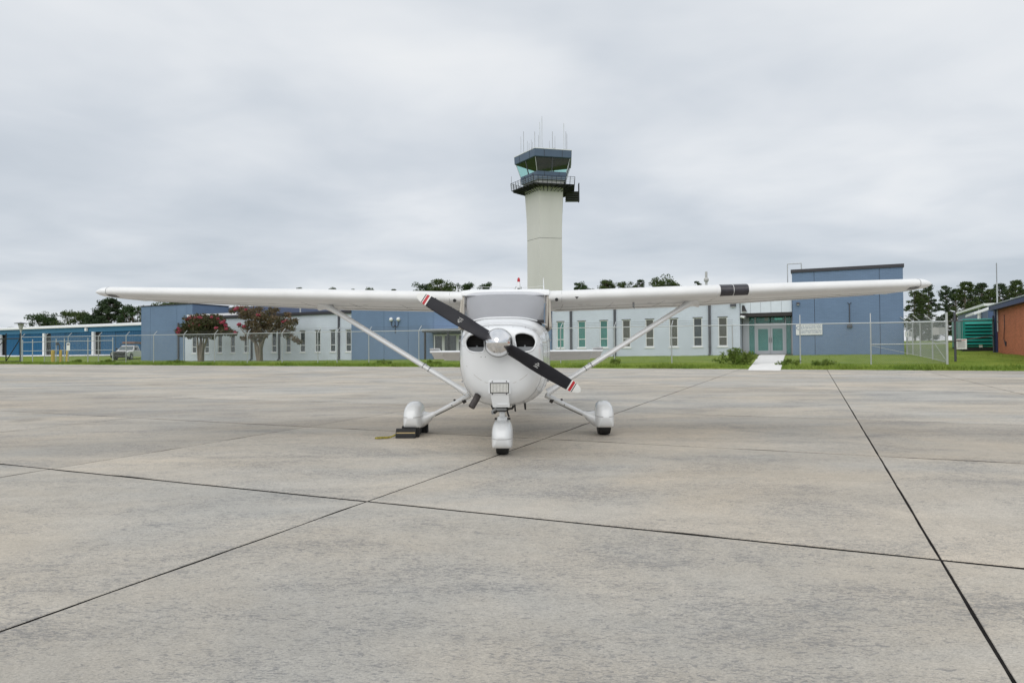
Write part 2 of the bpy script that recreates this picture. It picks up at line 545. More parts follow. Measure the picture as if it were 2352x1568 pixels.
M = dict(
    paint=mat('white_aircraft_paint', (0.80, 0.815, 0.83), 0.22, var=0.025, vscale=2.5, coat=0.5),
    paint_under=mat('white_wing_paint', (0.76, 0.765, 0.765), 0.35, var=0.06, vscale=3.0, stretch=(1, 3, 1)),
    seam=mat('panel_seam', (0.28, 0.28, 0.28), 0.6),
    chrome=mat('polished_spinner', (0.84, 0.84, 0.85), 0.15, 1.0, var=0.05, vscale=9),
    blade=mat('propeller_black', (0.016, 0.016, 0.021), 0.45, var=0.15, vscale=12, spec=0.3),
    white=mat('white_marking', (0.78, 0.78, 0.76), 0.4),
    red=mat('red_marking', (0.48, 0.02, 0.03), 0.4),
    black=mat('matte_black', (0.012, 0.012, 0.013), 0.6),
    rubber=mat('tyre_rubber', (0.018, 0.018, 0.019), 0.75, var=0.2, vscale=20),
    darkmetal=mat('dark_metal', (0.05, 0.047, 0.045), 0.5, 0.3, var=0.2, vscale=15),
    exhaust=mat('exhaust_metal', (0.06, 0.052, 0.05), 0.6, 0.4, var=0.25, vscale=18),
    steel=mat('grey_metal', (0.35, 0.36, 0.37), 0.4, 0.7),
    baffle=mat('baffle_grey', (0.42, 0.44, 0.46), 0.6),
    shade=mat('sunshade_cloth', (0.36, 0.365, 0.372), 0.8, var=0.05, vscale=3),
    trim=mat('beige_cabin_trim', (0.42, 0.39, 0.34), 0.7),
    cabin=mat('cabin_dark', (0.035, 0.033, 0.03), 0.8),
    windscreen=glass_mat('windscreen_glass', (0.30, 0.30, 0.31), 0.10, 0.04),
    sidewin=glass_mat('side_window_glass', (0.05, 0.05, 0.05), 0.25),
    lamp_glass=mat('lamp_glass', (0.55, 0.55, 0.52), 0.15, 0.3, var=0.25, vscale=60),
    tape=mat('dark_lens_cover', (0.035, 0.033, 0.04), 0.2, var=0.3, vscale=10),
    beacon=mat('red_beacon', (0.45, 0.01, 0.02), 0.15),
    rope=mat('yellow_black_rope', (0.50, 0.42, 0.05), 0.8, var=0.1, vscale=45, col2=(0.03, 0.03, 0.02)),
    yellow=mat('yellow_paint', (0.55, 0.38, 0.05), 0.6, var=0.12, vscale=5),
    tan=mat('tan_stripe', (0.52, 0.40, 0.20), 0.7),
    slab=concrete_mat('apron_concrete'),
    walk=mat('walk_concrete', (0.74, 0.735, 0.72), 0.85, var=0.08, vscale=2, bump=0.2, bscale=40),
    sealant=mat('joint_sealant', (0.014, 0.013, 0.012), 0.95, var=0.5, vscale=9, spec=0.1),
    soil=mat('grassy_ground', (0.120, 0.190, 0.028), 0.95, var=0.1, vscale=0.8, col2=(0.225, 0.275, 0.050), bump=0.6, bscale=8, spec=0.05),
    grass=leaf_mat('grass_blades', (0.11, 0.205, 0.024), (0.26, 0.32, 0.060), 0.5),
    weed=leaf_mat('weed_leaves', (0.09, 0.16, 0.022), (0.20, 0.25, 0.055), 1.5),
    white_wall=brickish('white_painted_brick', (0.60, 0.655, 0.745), 0.92, 0.6, 0.02),
    blue_wall=brickish('blue_painted_block', (0.166, 0.240, 0.368), 0.86, 0.6, 0.03, course=0.1),
    blue_dark=brickish('blue_grey_siding', (0.115, 0.145, 0.225), 0.9, 0.6, 0.02, course=0.3),
    white_panel=mat('white_metal_panel', (0.66, 0.715, 0.79), 0.45, var=0.03, vscale=2),
    trim_dark=mat('dark_roof_trim', (0.045, 0.045, 0.055), 0.5, 0.2),
    spout=mat('dark_downspout', (0.075, 0.078, 0.095), 0.5, 0.1, var=0.1, vscale=6),
    frame=mat('window_frame', (0.76, 0.77, 0.78), 0.5),
    alu=mat('aluminium_door', (0.42, 0.44, 0.47), 0.4, 0.4),
    pane_teal=mat('teal_window_glass', (0.022, 0.18, 0.155), 0.06, var=0.25, vscale=0.9, coat=0.6, spec=0.7),
    pane_dark=mat('dark_window_glass', (0.018, 0.030, 0.032), 0.05, var=0.3, vscale=0.7, coat=0.5, spec=0.8),
    pane_brown=mat('bronze_window_glass', (0.060, 0.062, 0.038), 0.05, var=0.3, vscale=0.8, coat=0.5, spec=0.8),
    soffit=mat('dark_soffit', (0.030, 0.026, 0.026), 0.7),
    inside=mat('room_interior', (0.10, 0.09, 0.06), 0.9, var=0.3, vscale=1.5),
    door_glass=glass_mat('door_glass', (0.04, 0.30, 0.26), 0.5),
    galv=mat('galvanised_steel', (0.50, 0.52, 0.53), 0.45, 0.35, var=0.08, vscale=4),
    wire=mat('fence_wire', (0.34, 0.36, 0.37), 0.5, 0.4),
    dark_wire=mat('barbed_wire', (0.10, 0.10, 0.10), 0.6, 0.4),
    tower=mat('tower_concrete', (0.645, 0.635, 0.62), 0.8, var=0.05, vscale=0.35, stretch=(1, 1, .3)),
    cab_blue=mat('tower_blue_panel', (0.085, 0.125, 0.19), 0.35, 0.1, var=0.06, vscale=0.6),
    cab_glass=glass_mat('tower_glass', (0.07, 0.11, 0.105), 0.06),
    cab_dark=mat('tower_interior', (0.018, 0.020, 0.024), 0.8),
    catwalk=mat('catwalk_steel', (0.028, 0.030, 0.040), 0.6),
    pale=mat('pale_panel', (0.50, 0.50, 0.49), 0.7, var=0.1, vscale=2),
    hangar_blue=mat('blue_metal_siding', (0.030, 0.130, 0.255), 0.5, 0.0, var=0.06, vscale=0.5, spec=0.15),
    hangar_band=mat('blue_metal_fascia', (0.055, 0.175, 0.30), 0.5, 0.0, spec=0.15),
    roof_white=mat('white_roof_edge', (0.78, 0.79, 0.80), 0.5),
    teal=mat('teal_generator_paint', (0.010, 0.27, 0.22), 0.4, var=0.08, vscale=2),
    navy=mat('navy_trim', (0.025, 0.04, 0.125), 0.5),
    brick=brickish('red_brick', (0.60, 0.215, 0.125), 1.12, 0.85, 0.12, u='Y', scale2=0.8),
    bark=mat('bark', (0.13, 0.105, 0.085), 0.9, var=0.25, vscale=3, bump=0.5, bscale=12, stretch=(1, 1, .25)),
    bark_pale=mat('smooth_pale_bark', (0.19, 0.155, 0.12), 0.8, var=0.3, vscale=4, stretch=(1, 1, .3)),
    oak=leaf_mat('broad_leaves', (0.022, 0.050, 0.016), (0.060, 0.105, 0.030), 0.35),
    oak2=leaf_mat('broad_leaves_pale', (0.045, 0.075, 0.020), (0.095, 0.130, 0.040), 0.4),
    pine=leaf_mat('pine_needles', (0.026, 0.050, 0.022), (0.070, 0.105, 0.045), 0.35),
    myrtle=leaf_mat('myrtle_leaves', (0.045, 0.068, 0.025), (0.11, 0.08, 0.04), 1.2),
    myrtle2=leaf_mat('myrtle_leaves_bronze', (0.075, 0.085, 0.035), (0.19, 0.12, 0.08), 1.2),
    pink=leaf_mat('pink_blossom', (0.42, 0.05, 0.12), (0.60, 0.15, 0.20), 2.0),
    truck=mat('white_truck_paint', (0.76, 0.77, 0.78), 0.25, coat=0.4),
    truck_glass=mat('truck_glass', (0.10, 0.13, 0.14), 0.05, spec=0.8),
    sign=mat('white_sign', (0.74, 0.75, 0.74), 0.5),
    sign_text=mat('sign_lettering', (0.10, 0.16, 0.30), 0.6),
    sign_red=mat('sign_red_heading', (0.40, 0.04, 0.04), 0.6),
    exit_red=mat('red_exit_sign', (0.55, 0.03, 0.02), 0.5),
    rust=mat('rust_brown_rack', (0.25, 0.13, 0.09), 0.7),
)
mt = M['exit_red']
mt.node_tree.nodes['Principled BSDF'].inputs['Emission Color'].default_value = (1.0, 0.06, 0.03, 1)
mt.node_tree.nodes['Principled BSDF'].inputs['Emission Strength'].default_value = 0.8
M['tube_light'] = mat('ceiling_tube_light', (0.8, 0.8, 0.75), 0.5)
mt = M['tube_light']
mt.node_tree.nodes['Principled BSDF'].inputs['Emission Color'].default_value = (1.0, 0.93, 0.78, 1)
mt.node_tree.nodes['Principled BSDF'].inputs['Emission Strength'].default_value = 1.0
# ================================================================== GROUND
# one sheet that reaches the horizon; the apron lies on it
def grid_axis(stops):
    r = []
    for (a, b, n) in stops:
        r += list(np.linspace(a, b, n, endpoint=False))
    return r + [stops[-1][1]]


ss = grid_axis([(-1800, -300, 6), (-300, -90, 12), (-90, 50, 60), (50, 300, 12), (300, 1800, 6)])
ts = grid_axis([(-1200, -200, 4), (-200, -60, 6), (-60, -22, 6), (-22, 6, 40), (6, 40, 14), (40, 300, 12), (300, 2500, 6)])
gm = MB()
vs = []
for t in ts:
    for s in ss:
        x, y = world_xy(s, t)
        tg = float(np.array([x, y, 0]) @ G2) - EDGE_T
        z = ground_z(x, y)
        if tg < 0.02:
            z = SLOPE * float(np.clip(y, -60, 60)) - 0.09
        vs.append((x, y, z))
nx = len(ss)
gm.add(vs, [(j * nx + i, j * nx + i + 1, (j + 1) * nx + i + 1, (j + 1) * nx + i) for j in range(len(ts) - 1) for i in range(nx - 1)])
ground = tag(part('ground', gm, M['soil'], smooth=60), kind='structure')

# apron: sealant bed, with every slab a piece of its own
AP = Matrix.Rotation(math.atan(SLOPE), 4, 'X') @ Matrix.Rotation(-GA, 4, 'Z')
PITCH_S = 3.83
S0, T0 = -3.19, 4.435
bed = MB()
bed.box(-150, 90, -60, EDGE_T, -0.05, -0.004)
apron = part('apron', bed, M['sealant'])
apron.matrix_world = AP
WM[apron.name] = AP
tag(apron, kind='structure')
apron['label'] = 'concrete aircraft apron of large square slabs with dark sealed joints'


def half_gap(line, along_s):
    """half width of a joint: a few lines are wide and spalled, most are tight"""
    if along_s:
        return {0: .019, 1: .018, 4: .034}.get(line, .016)
    return {0: .0095, 1: .0062}.get(line, .009)


def slab_geo(mb, cx, cy, rng, gaps, wear=1.0):
    """gaps: left, right, near, far half joint widths"""
    h = PITCH_S / 2
    rings = []
    for ins, z in ((0, -0.03), (0, -0.003), (0.003, 0.0)):
        r = []
        for k in range(4):
            a = [(-1, -1), (1, -1), (1, 1), (-1, 1)][k]
            b = [(1, -1), (1, 1), (-1, 1), (-1, -1)][k]
            for q in range(14):                   # slightly ragged edges
                f = q / 14
                j = (0 if q == 0 else rng.uniform(0, 0.0045) + (0.010 if rng.random() < .10 else 0)) * wear
                x = a[0] + (b[0] - a[0]) * f
                y = a[1] + (b[1] - a[1]) * f
                gx = gaps[0] if x < 0 else gaps[1]
                gy = gaps[2] if y < 0 else gaps[3]
                jx = j if abs(x) == 1 else 0
                jy = j if abs(y) == 1 else 0
                r.append((cx + x * (h - ins - gx - jx), cy + y * (h - ins - gy - jy), z))
        rings.append(r)
    mb.loft(rings, False, True)


rr = random.Random(3)
slab_meshes = {}


def slab_mesh(i, j, var):
    gaps = (half_gap(i, False), half_gap(i + 1, False), half_gap(j, True), half_gap(j + 1, True))
    key = (gaps, var)
    if key not in slab_meshes:
        mb = MB()
        slab_geo(mb, 0, 0, rr, gaps)
        me = bpy.data.meshes.new('slab')
        me.from_pydata(mb.v, [], mb.f)
        finish(me, M['slab'], False)
        slab_meshes[key] = me
    return slab_meshes[key]


field = MB()
cells = []
for i in range(-36, 22):
    for j in range(-14, 8):
        cs, ct = S0 + (i + .5) * PITCH_S, T0 + (j + .5) * PITCH_S
        w = cs * G1 + ct * G2
        v = w - CAM
        d = float(v @ FWD)
        vis = d > -1 and abs(float(v @ RGT)) < 0.80 * max(d, 0) + 4.5
        cells.append((0 if vis else 1, float(np.hypot(v[0], v[1])), cs, ct, i, j))
cells.sort()
n_ind = 0
for vis, dist, cs, ct, i, j in cells:
    if vis == 0 and n_ind < 290:
        o = bpy.data.objects.new('slab', slab_mesh(i, j, n_ind % 3))
        COL.objects.link(o)
        o.parent = apron
        o.location = (cs, ct, rr.uniform(-.0012, .0012))
        tone = {-1: .99, 0: 1.02, 1: .93, 2: 1.03, 3: .97, 4: 1.05, 5: 1.0, 6: 1.06}.get(j, 1.0) * rr.uniform(.975, 1.025)
        warm = {0: 1.015, 1: 1.02, 4: 1.01}.get(j, 1.0)
        o.color = (tone * warm, tone, tone / warm, 1)
        n_ind += 1
    else:
        h = PITCH_S / 2 - 0.006
        field.box(cs - h, cs + h, ct - h, ct + h, -0.03, 0)
o = part('slab_field', field, M['slab'], apron, AP)
o['kind'] = 'stuff'

# walk from the door to the apron
wk = MB()
sA0, sA1 = S(1746, 0.4, 816), S(1804, 0.4, 816)
sB0, sB1 = S(1728, -16.6, 847), S(1799, -16.6, 847)
rows = 12
rr_ = []
for k in range(rows + 1):
    f = k / rows
    t = 0.9 + (-18.4 - 0.9) * f
    a, b = sA0 + (sB0 - sA0) * f, sA1 + (sB1 - sA1) * f
    zz = max(gz(a, t), gz(b, t), gz((a + b) / 2, t)) + 0.03 if k < rows else gz((a + b) / 2, t) + .01
    rr_.append([(a, t, zz - .12), (b, t, zz - .12), (b, t, zz), (a, t, zz)])
wk.loft(rr_)
walk = tag(part('footpath', wk, M['walk'], fr=SITE), kind='structure')

# grass blades: uncountable, one object
def blades(n, s_lo, s_hi, edge_bias, hmin, hmax, seed):
    r = np.random.default_rng(seed)
    s = r.uniform(s_lo, s_hi, n)
    u = r.random(n)
    off = np.where(r.random(n) < edge_bias, u ** 1.6 * 2.2, u * 17.0)
    q = np.zeros((n, 3, 3))
    keep = np.zeros(n, bool)
    for i in range(n):
        # foot on the apron edge line at this s, then off metres into the grass
        x, y = world_xy(s[i], 0)
        p = np.array([x, y, 0])
        tg = float(p @ G2) - EDGE_T
        p = p - (tg - off[i] + 0.05 + 0.09 * math.sin(s[i] * 2.3 + math.sin(s[i] * .7) * 2) + 0.05 * math.sin(s[i] * 9.1)) * G2
        ps = p - ORG
        si, ti = float(ps @ E1), float(ps @ E2)
        f = (0.9 - ti) / 19.3
        if sA0 + (sB0 - sA0) * f - .05 < si < sA1 + (sB1 - sA1) * f + .05:
            continue
        if ti > -0.1 and -40 < si < 29:
            continue
        keep[i] = True
        z = ground_z(p[0], p[1]) - .01
        clump = 0.5 + 0.5 * math.sin(si * 1.9 + 2 * math.sin(si * .53)) * math.sin(si * .31 + ti)
        h = r.uniform(hmin, hmax) * (0.7 + 0.9 * clump * (1.0 if off[i] < 2 else .45))
        a = r.uniform(0, 2 * math.pi)
        w = h * .16
        le = r.normal(0, h * .35, 2)
        q[i] = [(p[0] - w * math.cos(a), p[1] - w * math.sin(a), z), (p[0] + w * math.cos(a), p[1] + w * math.sin(a), z), (p[0] + le[0], p[1] + le[1], z + h)]
    return q[keep]


arr = np.concatenate([blades(26000, -72, 36, 0.0, .05, .10, 1), blades(26000, -72, 36, 1.0, .08, .17, 2)])
g = quads_mesh('grass', arr, M['grass'])
tag(g, 'short green grass along the far side of the concrete apron', 'grass', kind='stuff')
# ================================================================== AIRCRAFT
AC = Matrix.Translation((-0.052, 9.304, 0.1023)) @ Matrix.Rotation(math.atan(SLOPE), 4, 'X') @ Matrix.Rotation(rad(-1.8), 4, 'Z')
plane = thing('light_aircraft', 'white high-wing single-propeller light aircraft parked on the concrete apron', 'airplane', (0, 0, 0))
plane.matrix_world = AC
WM[plane.name] = AC


def ap(name, mb, m_, parent=None, smooth=45):
    return part(name, mb, m_, parent or plane, AC, smooth)


def catmull(pts, per):
    pts = [np.array(p, float) for p in pts]
    r = []
    for i in range(len(pts) - 1):
        p0, p1, p2, p3 = pts[max(i - 1, 0)], pts[i], pts[i + 1], pts[min(i + 2, len(pts) - 1)]
        for k in range(per):
            t = k / per
            r.append(0.5 * ((2 * p1) + (-p0 + p2) * t + (2 * p0 - 5 * p1 + 4 * p2 - p3) * t * t + (-p0 + 3 * p1 - 3 * p2 + p3) * t ** 3))
    return r + [pts[-1]]


def closed_curve(pts, per=5):
    p = [np.array(q, float) for q in pts]
    n = len(p)
    r = []
    for i in range(n):
        p0, p1, p2, p3 = p[i - 1], p[i], p[(i + 1) % n], p[(i + 2) % n]
        for k in range(per):
            t = k / per
            r.append(0.5 * ((2 * p1) + (-p0 + p2) * t + (2 * p0 - 5 * p1 + 4 * p2 - p3) * t * t + (-p0 + 3 * p1 - 3 * p2 + p3) * t ** 3))
    return r


# fuselage stations: y, half width, top, widest height, bottom, upper and lower roundness
ST = [(-2.225, .17, 1.315, 1.17, .90, 2.2, 2.1), (-2.212, .27, 1.352, 1.16, .80, 2.3, 2.2), (-2.17, .355, 1.388, 1.15, .70, 2.5, 2.4),
      (-2.10, .408, 1.410, 1.14, .635, 2.6, 2.5), (-1.95, .448, 1.430, 1.12, .572, 2.8, 2.6), (-1.70, .474, 1.462, 1.10, .535, 3.0, 2.7),
      (-1.42, .503, 1.520, 1.10, .515, 3.3, 2.7), (-1.0, .542, 1.515, 1.10, .50, 4.0, 2.9), (-.5, .552, 1.50, 1.10, .495, 4.4, 3.0),
      (.6, .552, 1.49, 1.10, .50, 4.4, 3.0), (1.4, .50, 1.47, 1.10, .56, 3.5, 2.8), (2.2, .40, 1.42, 1.10, .68, 3, 2.6),
      (3.4, .26, 1.36, 1.10, .85, 2.6, 2.4), (4.6, .13, 1.28, 1.10, .98, 2.4, 2.3), (5.2, .05, 1.20, 1.11, 1.04, 2.2, 2.2)]
ST = catmull(ST, 6)


def station(y):
    ys = [s[0] for s in ST]
    return [float(np.interp(y, ys, [s[k] for s in ST])) for k in range(7)]


def ring(y, n=72):
    _, w, zt, zm, zb, nu, nl = station(y)
    r = []
    for k in range(n):
        a = 2 * math.pi * k / n
        c, s_ = math.cos(a), math.sin(a)
        e = 2 / (nu if s_ >= 0 else nl)
        x = w * math.copysign(abs(c) ** e, c)
        z = zm + (zt - zm if s_ >= 0 else zm - zb) * math.copysign(abs(s_) ** e, s_)
        r.append((x, y, z))
    return r


def skin_x(y, z):
    """half width of the fuselage at height z"""
    _, w, zt, zm, zb, nu, nl = station(y)
    q = (z - zm) / (zt - zm) if z > zm else (zm - z) / (zm - zb)
    n_ = nu if z > zm else nl
    return w * max(0, 1 - min(1, q) ** n_) ** (1 / n_)


def boolean_cut(obj, cutter):
    md = obj.modifiers.new('cut', 'BOOLEAN')
    md.operation = 'DIFFERENCE'
    md.solver = 'EXACT'
    md.object = cutter
    md.material_mode = 'TRANSFER'
    bpy.context.view_layer.update()
    dg = bpy.context.evaluated_depsgraph_get()
    me = bpy.data.meshes.new_from_object(obj.evaluated_get(dg))
    obj.modifiers.remove(md)
    old = obj.data
    obj.data = me
    me.name = old.name
    bpy.data.meshes.remove(old)
    cm = cutter.data
    bpy.data.objects.remove(cutter)
    bpy.data.meshes.remove(cm)


inlet_r = closed_curve([(.150, 1.315), (.20, 1.338), (.27, 1.334), (.335, 1.308), (.368, 1.258), (.362, 1.205), (.330, 1.158), (.275, 1.138), (.205, 1.136), (.168, 1.155), (.158, 1.21), (.148, 1.27)])
mb = MB().loft([ring(y) for y in [-2.225, -2.222, -2.212, -2.2, -2.185, -2.17, -2.15, -2.125, -2.1, -2.06, -2.02, -1.985, -1.954]])
bowl = ap('nose_bowl', mb, M['paint'])
cut = MB()
for sgn in (1, -1):
    poly = [(sgn * x, z) for x, z in inlet_r]
    if sgn < 0:
        poly.reverse()
    cut.prism(poly, lambda a, b, c: (a, c, b), -2.4, -1.975)
cut.prism([(-.232 + .062 * math.cos(t), .700 + .044 * math.sin(t)) for t in np.linspace(0, 2 * math.pi, 20, endpoint=False)], lambda a, b, c: (a, c, b), -2.4, -2.0)
co = ap('cutter', cut, M['black'], smooth=False)
bpy.context.view_layer.update()
boolean_cut(bowl, co)


def nose_y(x, z):
    """front surface of the nose bowl at x, z"""
    ys = np.linspace(-2.225, -1.9, 66)
    for y in ys:
        _, w, zt, zm, zb, nu, nl = station(y)
        q = (z - zm) / (zt - zm) if z > zm else (zm - z) / (zm - zb)
        n_ = nu if z > zm else nl
        if abs(x / w) ** n_ + abs(q) ** n_ <= 1:
            return float(y)
    return -1.9


for sgn in (1, -1):
    lip = MB()
    pts = [(sgn * x, nose_y(sgn * x, z) + .004, z) for x, z in inlet_r]
    lip.tube(pts + [pts[0], pts[1]], .0105, 8, cap=False)
    ap('inlet_lip', lip, M['paint'], bowl)
    bf = MB()
    bf.box(sgn * .255 - .115, sgn * .255 + .115, -2.085, -2.05, 1.12, 1.192)
    bf.box(sgn * .255 - .01, sgn * .255 + .005, -2.05, -1.985, 1.12, 1.21)
    ap('baffle_plate', bf, M['baffle'], bowl, False)
    cy = MB()
    for k in range(6):
        cy.box(sgn * .25 - .10, sgn * .25 + .10, -2.0, -1.988, 1.22 + k * .018, 1.228 + k * .018)
    ap('cylinder_fin', cy, M['darkmetal'], bowl, False)
sm = MB()
for sgn in (1, -1):                                # split line of upper and lower cowl, and its screws
    pts = [(sgn * x, nose_y(sgn * x, 1.205) - .0006, 1.205) for x in (.375, .385, .395, .405, .415, .425, .435, .44)]
    sm.tube(pts, .0016, 5)
    for x, z in ((.42, 1.222), (.40, 1.30), (.35, 1.372), (.26, 1.395), (.13, 1.405)):
        yy = nose_y(sgn * x, z)
        sm.lathe([(.006, -.002), (.006, .004)], (sgn * x, yy, z), (0, -1, 0), 8)
for x in (-.20, -.155):
    sm.lathe([(.005, -.002), (.005, .003)], (x, nose_y(x, 1.09), 1.09), (0, -1, 0), 8)
ap('seam_and_screws', sm, M['seam'], bowl, False)
mb = MB().loft([ring(y) for y in np.linspace(-1.948, -1.424, 14)])
cowl = ap('cowling', mb, M['paint'])
sm = MB()
for sgn in (1, -1):
    sm.tube([(sgn * (skin_x(y, 1.205) + .0004), y, 1.205) for y in np.linspace(-1.94, -1.43, 12)], .0016, 5)
    for y in np.linspace(-1.9, -1.45, 8):
        sm.lathe([(.006, -.002), (.006, .003)], (sgn * skin_x(y, 1.24), y, 1.24), (sgn, 0, 0), 8)
chin = []
for x in np.linspace(-.36, .36, 25):
    z = .80 + .20 * (abs(x) / .36) ** 2.4
    chin.append((x, nose_y(x, z) - .0008, z))
sm.tube(chin, .0022, 5)
ap('cowl_seam', sm, M['trim'], cowl, False)
mb = MB().loft([ring(y) for y in list(np.linspace(-1.42, 1.4, 26)) + list(np.linspace(1.6, 5.2, 16))])
fus = ap('fuselage', mb, M['paint'])
for yy_, prt in ((-1.951, bowl), (-1.422, cowl)):   # fine dark joints between the cowl pieces
    rg_ = ring(yy_)
    sm = MB().tube([(x * 1.0008, y, 1.1 + (z - 1.1) * 1.0008) for x, y, z in rg_ + rg_[:1]], .0021, 4, cap=False)
    ap('cowl_joint', sm, M['seam'], prt, False)['kind'] = 'stuff'
hg = MB()                                          # door seams, hinges and rivets of the left door side
for sgn in (1, -1):
    for y in (-1.02, .06):
        hg.tube([(sgn * (skin_x(y, z) + .0012), y, z) for z in np.linspace(.62, 1.38, 9)], .003, 5)
    for z in (.78, 1.27):
        hg.tube([(sgn * (skin_x(-1.0, z) + .008), -1.06, z), (sgn * (skin_x(-1.0, z) + .008), -.98, z)], .012, 6)
    for k in range(9):
        z = .66 + k * .085
        hg.lathe([(.007, -.003), (.006, .004)], (sgn * skin_x(-1.36, z), -1.36, z), (sgn, 0, 0), 6)
ap('door_seam', hg, M['steel'], fus, False)

# landing light panel, scoop and exhaust
ll = MB()
yl = min(nose_y(-.12, .84), nose_y(.1, .84)) - .012
ll.bbox(-.125, .103, yl, yl + .10, .700, .850, .012)
panel = ap('landing_light_frame', ll, M['paint'], smooth=False)
g_ = MB()
g_.box(-.103, .081, yl - .003, yl + .02, .722, .815)
ap('lamp_lens', g_, M['lamp_glass'], panel, False)
g_ = MB()
for k in range(12):
    g_.box(-.096 + k * .0148, -.091 + k * .0148, yl - .0048, yl, .728, .81)
ap('lens_rib', g_, M['white'], panel, False)
g_ = MB()
for a, b, c, d in ((-.110, .088, .815, .822), (-.110, .088, .715, .722), (-.110, -.103, .722, .815), (.081, .088, .722, .815)):
    g_.box(a, b, yl - .004, yl + .01, c, d)
ap('lens_gasket', g_, M['black'], panel, False)
g_ = MB()
for x in (-.085, .062):
    for z in (.836, .707):
        g_.lathe([(.0065, 0), (.0065, .005)], (x, yl + .001, z), (0, -1, 0), 8)
ap('screw', g_, M['black'], panel, False)
sc_ = MB()
y1 = nose_y(0, .60)
sc_.add([(-.105, yl + .012, .70), (.083, yl + .012, .70), (.090, yl + .06, .565), (-.085, yl + .06, .565),
         (-.105, -1.8, .70), (.083, -1.8, .70), (.090, -1.75, .545), (-.085, -1.75, .545)],
        [(0, 3, 2, 1), (0, 4, 7, 3), (1, 2, 6, 5), (3, 7, 6, 2), (0, 1, 5, 4), (4, 5, 6, 7)])
sc_.bbox(-.045, .075, yl + .045, yl + .2, .585, .668, .008)
ap('air_scoop', sc_, M['paint'], panel, False)
ex = MB()
ex.tube([(-.235, -1.98, .73), (-.250, -2.08, .68), (-.262, -2.12, .648), (-.310, -2.16, .565)], [.034, .036, .036, .036], 16, cap=False)
ex.tube([(-.235, -1.98, .73), (-.250, -2.08, .68), (-.262, -2.12, .648), (-.309, -2.159, .567)], [.03, .032, .032, .032], 16, cap=True)
ap('exhaust_pipe', ex, M['exhaust'])
dr = MB()
dr.tube([(.135, -1.85, .56), (.142, -1.84, .49)], .009, 8)
dr.tube([(.245, -1.8, .575), (.25, -1.78, .505)], [.012, .010], 8)
ap('drain_tube', dr, M['black'])

# ------------------------------------------------------------------ spinner and propeller
HUB = Vector((-.012, -2.35, 1.236))
prop = part('propeller', MB().lathe([(.142, 0), (.142, .028), (.150, .030), (.150, .036), (.139, .038)], (HUB.x, -2.315, HUB.z), (0, -1, 0), 40), M['steel'], plane, AC, 30)
spn = MB().lathe([(.140, 0), (.1405, .02), (.137, .06), (.128, .10), (.113, .145), (.093, .185), (.068, .222), (.040, .252), (.018, .266), (.006, .2725), (.001, .2735)], (HUB.x, -2.352, HUB.z), (0, -1, 0), 56)
ap('spinner', spn, M['chrome'], prop, 60)
sm = MB()
for k in range(10):
    a = k * 2 * math.pi / 10 + .3
    p = HUB + Vector((math.cos(a) * .1395, -.028, math.sin(a) * .1395))
    sm.lathe([(.005, -.002), (.004, .0025)], p, (math.cos(a), -.1, math.sin(a)), 8)
ap('spinner_screw', sm, M['darkmetal'], prop, False)
A0 = rad(-31.1)
R_TIP = .968
CH = [(.09, .125), (.16, .140), (.25, .148), (.35, .150), (.5, .147), (.65, .137), (.78, .124), (.86, .112), (.91, .096), (.94, .074), (.958, .044), (.9665, .014)]


def blade_pt(a, r, f, side, lift=0.0):
    d = Vector((math.cos(a), 0, math.sin(a)))
    c = Vector((-math.sin(a), 0, math.cos(a)))
    beta = min(rad(36), math.atan(.20 / max(r, .05)))
    ch = float(np.interp(r, [q[0] for q in CH], [q[1] for q in CH]))
    le = c * math.cos(beta) - Vector((0, 1, 0)) * math.sin(beta)
    nrm = -(Vector((0, 1, 0)) * math.cos(beta) + c * math.sin(beta))     # front face
    th = ch * float(np.interp(r, [.1, .3, .6, .97], [.30, .13, .085, .055]))
    prof = (1 - (2 * f) ** 2) ** .5 if abs(f) < .5 else 0
    h = prof * th * (.72 if side > 0 else -.28)
    return HUB + d * r + le * (f * ch) + nrm * (h + lift)


def blade(a):
    rs = list(np.linspace(.09, .78, 22)) + [.80, .822, .834, .8345, .848, .8485, .8755, .876, .8835, .884, .8915, .892, .905, .918, .93, .94, .95, .958, .963, .9665, .968]
    fr = [-.5, -.47, -.4, -.28, -.12, .05, .2, .33, .43, .48, .5]
    n = 2 * len(fr) - 2
    rings = []
    for r in rs:
        up = [blade_pt(a, r, f, 1) for f in fr]
        lo = [blade_pt(a, r, f, -1) for f in reversed(fr[1:-1])]
        rings.append(up + lo)
    mb = MB()
    vs = [p for r_ in rings for p in r_]
    fs, mi = [], []
    for i in range(len(rings) - 1):
        rm = (rs[i] + rs[i + 1]) / 2
        k_ = 0 if rm < .834 else (2 if .848 < rm < .876 else (0 if .8835 < rm < .8918 else 1))
        for j in range(n):
            fs.append((i * n + j, (i + 1) * n + j, (i + 1) * n + (j + 1) % n, i * n + (j + 1) % n))
            mi.append(k_)
    fs.append(tuple((len(rings) - 1) * n + j for j in range(n)))
    mi.append(1)
    mb.v, mb.f, mb.mi = [tuple(p) for p in vs], fs, mi
    return mb


